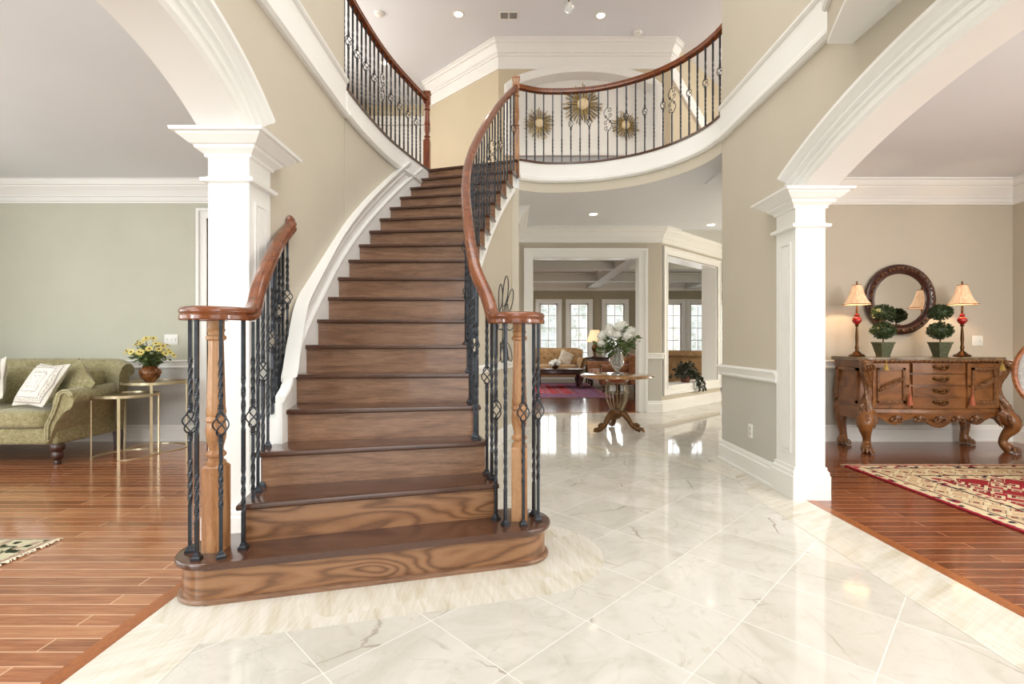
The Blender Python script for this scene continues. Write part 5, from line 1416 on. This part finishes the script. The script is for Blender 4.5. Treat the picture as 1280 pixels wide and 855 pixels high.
# ---- wall pieces
STG = flat('gilded_spike', rgb(176, 150, 92), .35, .5, var=.4, sc=30); STD = flat('dark_bronze_spike', rgb(70, 56, 34), .4, .5, var=.3, sc=30); STC = flat('ivory_shell_disc', rgb(232, 214, 176), .5, var=.1, sc=40)
def starburst(label, p, r, seed):
    rn = random.Random(seed); t = thing('starburst_decor', label, 'wall art', p)
    for nm, m, n, r0, r1, yy in (('dark_rays', STD, 30, .3, .95, -.02), ('gold_rays', STG, 36, .3, 1.05, -.035), ('inner_rays', STG, 22, .25, .6, -.05)):
        b = NB()
        for k in range(n):
            a = 2*PI*k/n + rn.uniform(-.05, .05); L = r*r1*rn.uniform(.72, 1.05); d = V((math.cos(a), 0, math.sin(a))); s_ = V((-d.z, 0, d.x)); w_ = r*.021
            A, B = d*r*r0*.8, d*L
            vv_ = [b.verts.new(q) for q in (A - s_*w_*.5 + V((0,yy,0)), A + s_*w_*.5 + V((0,yy,0)), B + s_*w_ + V((0,yy*.6,0)), B + d*r*.05 + V((0,yy*.6,0)), B - s_*w_ + V((0,yy*.6,0)))]
            b.faces.new(vv_)
            rr2 = bmesh.ops.extrude_face_region(b, geom=[b.faces[-1]] if False else [f for f in b.faces if f.verts[0] == vv_[0] or vv_[0] in f.verts])
            for q in rr2['geom']:
                if isinstance(q, bmesh.types.BMVert): q.co.y += .006
        child(nm, b, m, t, False)
    b = NB(); bb = NB(); lathe(bb, [(0, .075), (r*.16, .072), (r*.26, .06), (r*.30, .045), (r*.28, .03), (0, .02)], seg=24, mod=lambda a, z: 1 + .06*math.cos(12*a)); merge(b, bb, R(90, 'X')); child('centre_disc', b, STC, t)
    return t
YN = YU + .232
starburst('smaller gold starburst on the upper niche wall, nearest the newel post', (.466, YN, 4.89), .255, 1)
starburst('largest gold starburst, highest in the middle of the upper niche', (1.21, YN, 5.22), .33, 2)
starburst('smaller gold starburst on the upper niche wall, right of the largest', (1.94, YN, 4.86), .235, 3)
# wire petal sculpture on the under-stair wall
sp_ = side(I, 14.9, .03); sd_ = tang(I, 14.9)
ws = thing('wire_sculpture', 'black wire petal sculpture hung on the curved wall below the stair string', 'wall art', (sp_.x + .0, sp_.y, 0))
b = NB(); nrm = V((sd_.y, -sd_.x, 0))
def petal(bm, c, w_, h_, tilt):
    P = []
    for i in range(21):
        a = 2*PI*i/20; lx = w_*math.sin(a); lz = h_*(1-math.cos(a))/2
        x_ = lx*math.cos(tilt) + lz*math.sin(tilt); z_ = -lx*math.sin(tilt) + lz*math.cos(tilt)
        P.append(sd_*(c[0] + x_) + nrm*(.06 + .05*math.sin(a/2)) + V((0, 0, c[1] + z_)))
    tube(bm, P, .006, 5)
for cx, cz, w_, h_, tl2 in ((0, 1.55, .07, .34, 0), (-.09, 1.5, .06, .30, -.5), (.09, 1.5, .06, .30, .5), (0, 1.35, .06, .24, .0), (-.12, 1.32, .06, .26, -.9), (.12, 1.32, .06, .26, .9), (-.06, 1.15, .05, .24, -2.6), (.06, 1.15, .05, .24, 2.6), (0, 1.2, .05, .25, 3.14)):
    petal(b, (cx*1.5, cz), w_*1.5, h_, tl2)
tube(b, [nrm*.03 + V((0, 0, .95)), nrm*.06 + V((0, 0, 1.2)), nrm*.06 + V((0, 0, 1.6))], .006, 6)
tube(b, [nrm*.02 + V((0, 0, 1.3)), nrm*.07 + V((0, 0, 1.3))], .008, 6)
child('petals', b, IRON, ws)
def plate(name, label, mtx, w_, h_, kind):
    t = thing(name, label, kind); t.matrix_world = mtx
    b = NB(); bbox(b, -w_/2, w_/2, -.008, 0, -h_/2, h_/2, .003, 2); child('cover_plate', b, PLATE, t)
    n = max(1, round(w_/.06))
    for i in range(n if kind == 'switch' else 2):
        b = NB()
        if kind == 'switch': x = (i - (n-1)/2)*.05; bbox(b, x-.006, x+.006, -.016, -.007, -.012, .012, .002, 1); child('toggle', b, PLATE, t)
        else: bbox(b, -.016, .016, -.011, -.007, (-.034, .006)[i], (-.006, .034)[i], .002, 1); child('socket', b, WAINF, t)
plate('light_switch', 'white double light switch on the dining wall right of the sideboard lamp', T((5.45, YB-.001, 1.175)), .125, .12, 'switch')
plate('light_switch', 'white light switch plate on the living room wall behind the daisies', T((-3.99, YB-.001, 1.19)), .16, .12, 'switch')
plate('wall_outlet', 'white wall outlet low on the right foyer wall below the chair rail', T((XR-.004, 4.28, .38)) @ R(-90), .075, .12, 'outlet')
# ---- ceiling fittings
LENS = emis('warm_lamp_lens', (1, .88, .68), 5)
def can(label, x, y, z, pw=20, col=(1, .85, .65), r=.085):
    t = thing('recessed_light', label, 'ceiling light', (x, y, z))
    b = NB(); lathe(b, [(r*.72, -.001), (r*.74, -.008), (r, -.006), (r*1.02, 0), (r*.72, 0)], seg=28); child('trim_ring', b, PLATE, t)
    b = NB(); lathe(b, [(0, -.003), (r*.72, -.003), (r*.72, -.001), (0, -.001)], seg=24); child('lens', b, LENS, t)
    l = bpy.data.lights.new('downlight', 'SPOT'); l.energy = pw; l.color = col; l.spot_size = math.radians(100); l.spot_blend = .6; l.shadow_soft_size = .05
    o = bpy.data.objects.new('downlight', l); C.objects.link(o); o.location = (x, y, z-.03)
can('round recessed ceiling light above the landing, left of the air vent', -.817, 7.44, ZT)
can('round recessed ceiling light above the landing, right of the air vent', 1.36, 7.47, ZT)
can('round recessed ceiling light seen through the left upper corridor railing', -2.28, 8.74, ZT)
can('round recessed ceiling light in the rear hall before the cased doorway', 1.2, 7.2, ZC, 14)
can('round recessed ceiling light in the rear hall near the angled wall', 3.2, 7.85, ZC, 14)
for lab, x, y in (('white round smoke detector on the upper ceiling by the left railing', -2.02, 7.42), ('white round smoke detector on the upper ceiling above the back crown moulding', 2.03, 7.88)):
    t = thing('smoke_detector', lab, 'smoke detector', (x, y, ZT))
    b = NB(); lathe(b, [(0, -.045), (.045, -.043), (.062, -.03), (.068, -.012), (.07, 0), (0, 0)], seg=24); child('housing', b, PLATE, t)
    b = NB(); lathe(b, [(.052, -.038), (.056, -.036), (.058, -.030), (.054, -.032)], seg=24); child('grille', b, WAINF, t)
t = thing('air_vent', 'white rectangular air vent in the upper ceiling between two recessed lights', 'vent', (-.05, 7.47, ZT))
b = NB(); bbox(b, -.15, .15, -.09, .09, -.008, 0, .003, 1); child('frame', b, PLATE, t)
b = NB()
for i in range(7):
    for a, c in ((-.125, -.01), (.01, .125)): box(b, a, c, -.07+.02*i, -.06+.02*i, -.012, -.007)
child('louvres', b, flat('grey_vent_slot', rgb(120, 120, 118), .6), t, False)
ch = thing('chandelier', 'crystal chandelier hanging over the foyer with its faceted glass ball at the bottom', 'chandelier', (.35, 3.0, 0))
b = NB(); q = NB(); bmesh.ops.create_icosphere(q, subdivisions=2, radius=.032); merge(b, q, T((0, 0, 3.215))); child('crystal_ball', b, GLASS, ch, False)
b = NB(); tube(b, [(0, 0, 3.24), (0, 0, 3.35), (0, 0, 6.15)], .006, 6); lathe(b, [(0, 3.30), (.03, 3.33), (.05, 3.38), (.02, 3.42), (.03, 3.6), (.06, 3.7), (.02, 3.8), (.015, 4.1), (0, 4.1)], seg=14); lathe(b, [(0, 6.10), (.07, 6.11), (.08, 6.158), (0, 6.158)], seg=20); child('stem', b, BRASS, ch)
for k in range(6):
    a = 2*PI*k/6; d = V((math.cos(a), math.sin(a), 0))
    b = NB(); tube(b, [d*.02 + V((0,0,3.62)), d*.15 + V((0,0,3.54)), d*.30 + V((0,0,3.56)), d*.34 + V((0,0,3.66))], .008, 6); lathe(b, [(.0, 3.66), (.035, 3.67), (.03, 3.68), (.012, 3.69), (.012, 3.78), (0, 3.78)], (d.x*.34, d.y*.34, 0), 12); child('arm', b, BRASS, ch)
#PART2
# ============================================================ LIGHT
def area(name, loc, rot, sx, sy, pw, col=(1, 1, 1)):
    l = bpy.data.lights.new(name, 'AREA'); l.shape = 'RECTANGLE'; l.size = sx; l.size_y = sy; l.energy = pw; l.color = col
    o = bpy.data.objects.new(name, l); C.objects.link(o); o.location = loc; o.rotation_euler = rot; return o
area('front_window_daylight', (.3, -1.9, 2.6), (PI/2, 0, 0), 2.4, 5.0, 50, (.96, .98, 1))
area('living_window_daylight', (-4.2, -1.9, 1.6), (PI/2, 0, 0), 2.4, 2.1, 75, (.95, .98, 1))
area('dining_window_daylight', (4.1, -1.9, 1.6), (PI/2, 0, 0), 2.2, 2.1, 70, (1, .97, .93))
area('foyer_top_fill', (.3, 2.2, 6.1), (0, 0, 0), 3.0, 4.0, 110, (1, .99, .97))  # added area fill high in the foyer, out of view; no fixture
area('living_side_window', (-6.45, 2.0, 1.7), (0, -PI/2, 0), 2.2, 4.0, 85, (.95, .98, 1))
area('living_top_fill', (-3.8, 1.0, 3.0), (0, 0, 0), 2.5, 2.5, 50, (1, .98, .95))  # added unseen fill under the living room ceiling
area('dining_top_fill', (4.2, 1.2, 3.0), (0, 0, 0), 2.0, 2.5, 60, (1, .95, .88))  # added fill under the dining room ceiling, outside the view
area('dining_side_fill', (5.8, 1.5, 1.7), (0, PI/2, 0), 2.0, 3.0, 50, (1, .97, .93))  # area fill before the closed right wall; no window opening there
area('upper_landing_fill', (5.4, 7.2, 4.9), (0, PI/2, 0), 2.2, 3.4, 80, (1, .95, .86))  # added fill hidden to the right, brightens the upper hall
area('upper_corridor_fill', (-3.4, 7.2, 4.9), (0, -PI/2, 0), 2.2, 3.4, 80, (1, .95, .87))  # added fill hidden behind the left wall, faces into the upper hall
area('hall_side_fill', (7.6, 7.6, 1.7), (0, PI/2, 0), 2.4, 3.0, 62, (1, .84, .62))  # added warm fill for the rear hall, hidden behind the right wall
area('family_daylight', (2.5, 15.0, 1.6), (-PI/2, 0, 0), 8.0, 2.4, 200, (1, 1, 1)).location = (2.5, 15.6, 1.6)
area('family_top_fill', (-.6, 11.5, 2.75), (0, 0, 0), 2.0, 4, 130, (1, .97, .92))  # added unseen fill to brighten the family room
area('passage_light', (-2.2, 6.4, 2.9), (0, 0, 0), 1.0, .8, 25, (1, .9, .75))
def point(name, loc, pw, r, col=(1, 1, 1)):
    l = bpy.data.lights.new(name, 'POINT'); l.energy = pw; l.shadow_soft_size = r; l.color = col
    o = bpy.data.objects.new(name, l); C.objects.link(o); o.location = loc
point('entry_fill', (.3, -.7, 3.6), 62, .4, (1, .99, .97))  # added fill behind the camera, like bounced flash; no pendant hangs here
point('hall_hidden_fill', (4.9, 7.4, 1.1), 70, .2, (1, .93, .84))  # added point fill out of sight, lifts the hall ceiling and floor
point('living_fill', (-4.2, -.7, 1.5), 85, .3, (.88, .95, 1))  # added unseen point fill evening out the living room; no lamp stands here
point('dining_fill', (4.2, -.6, 1.5), 95, .3, (.98, .98, 1))  # added unseen point fill for the dining room, not a fixture
w = bpy.data.worlds.new('overcast_sky'); bpy.context.scene.world = w; w.use_nodes = True
g = N(w.node_tree); bg = w.node_tree.nodes['Background']
cw_ = g.co('Generated'); nn_ = g.noise(cw_, 60, 4, .7)
g.put(bg.inputs['Color'], g.ramp(nn_, [(.38, (.62, .66, .56)), (.5, (.92, .95, .92)), (.6, (1, 1, 1))])); bg.inputs['Strength'].default_value = 1.1
sc = bpy.context.scene
sc.view_settings.view_transform = 'Standard'; sc.view_settings.look = 'None'; sc.view_settings.exposure = 0.15

GROUPS = {'recessed_light': 'round recessed ceiling lights', 'starburst_decor': 'gold starbursts in the upper niche', 'topiary': 'ball topiaries on the sideboard',
 'smoke_detector': 'smoke detectors on the upper ceiling', 'tassel': 'tassels on the sideboard', 'nesting_table': 'gold nesting tables', 'throw_pillow': 'throw pillows on the sofas',
 'light_switch': 'light switches on the side room walls', 'stair_railing': 'railings of the lower stairs', 'balcony_railing': 'railings of the upper landing'}
for o in list(C.objects):
    if o.parent is None and 'label' in o:
        k = o.name.split('.')[0]
        if k in GROUPS: o['group'] = GROUPS[k]
        if k == 'table_lamp' and 'sideboard' in o['label']: o['group'] = 'buffet lamps on the sideboard'
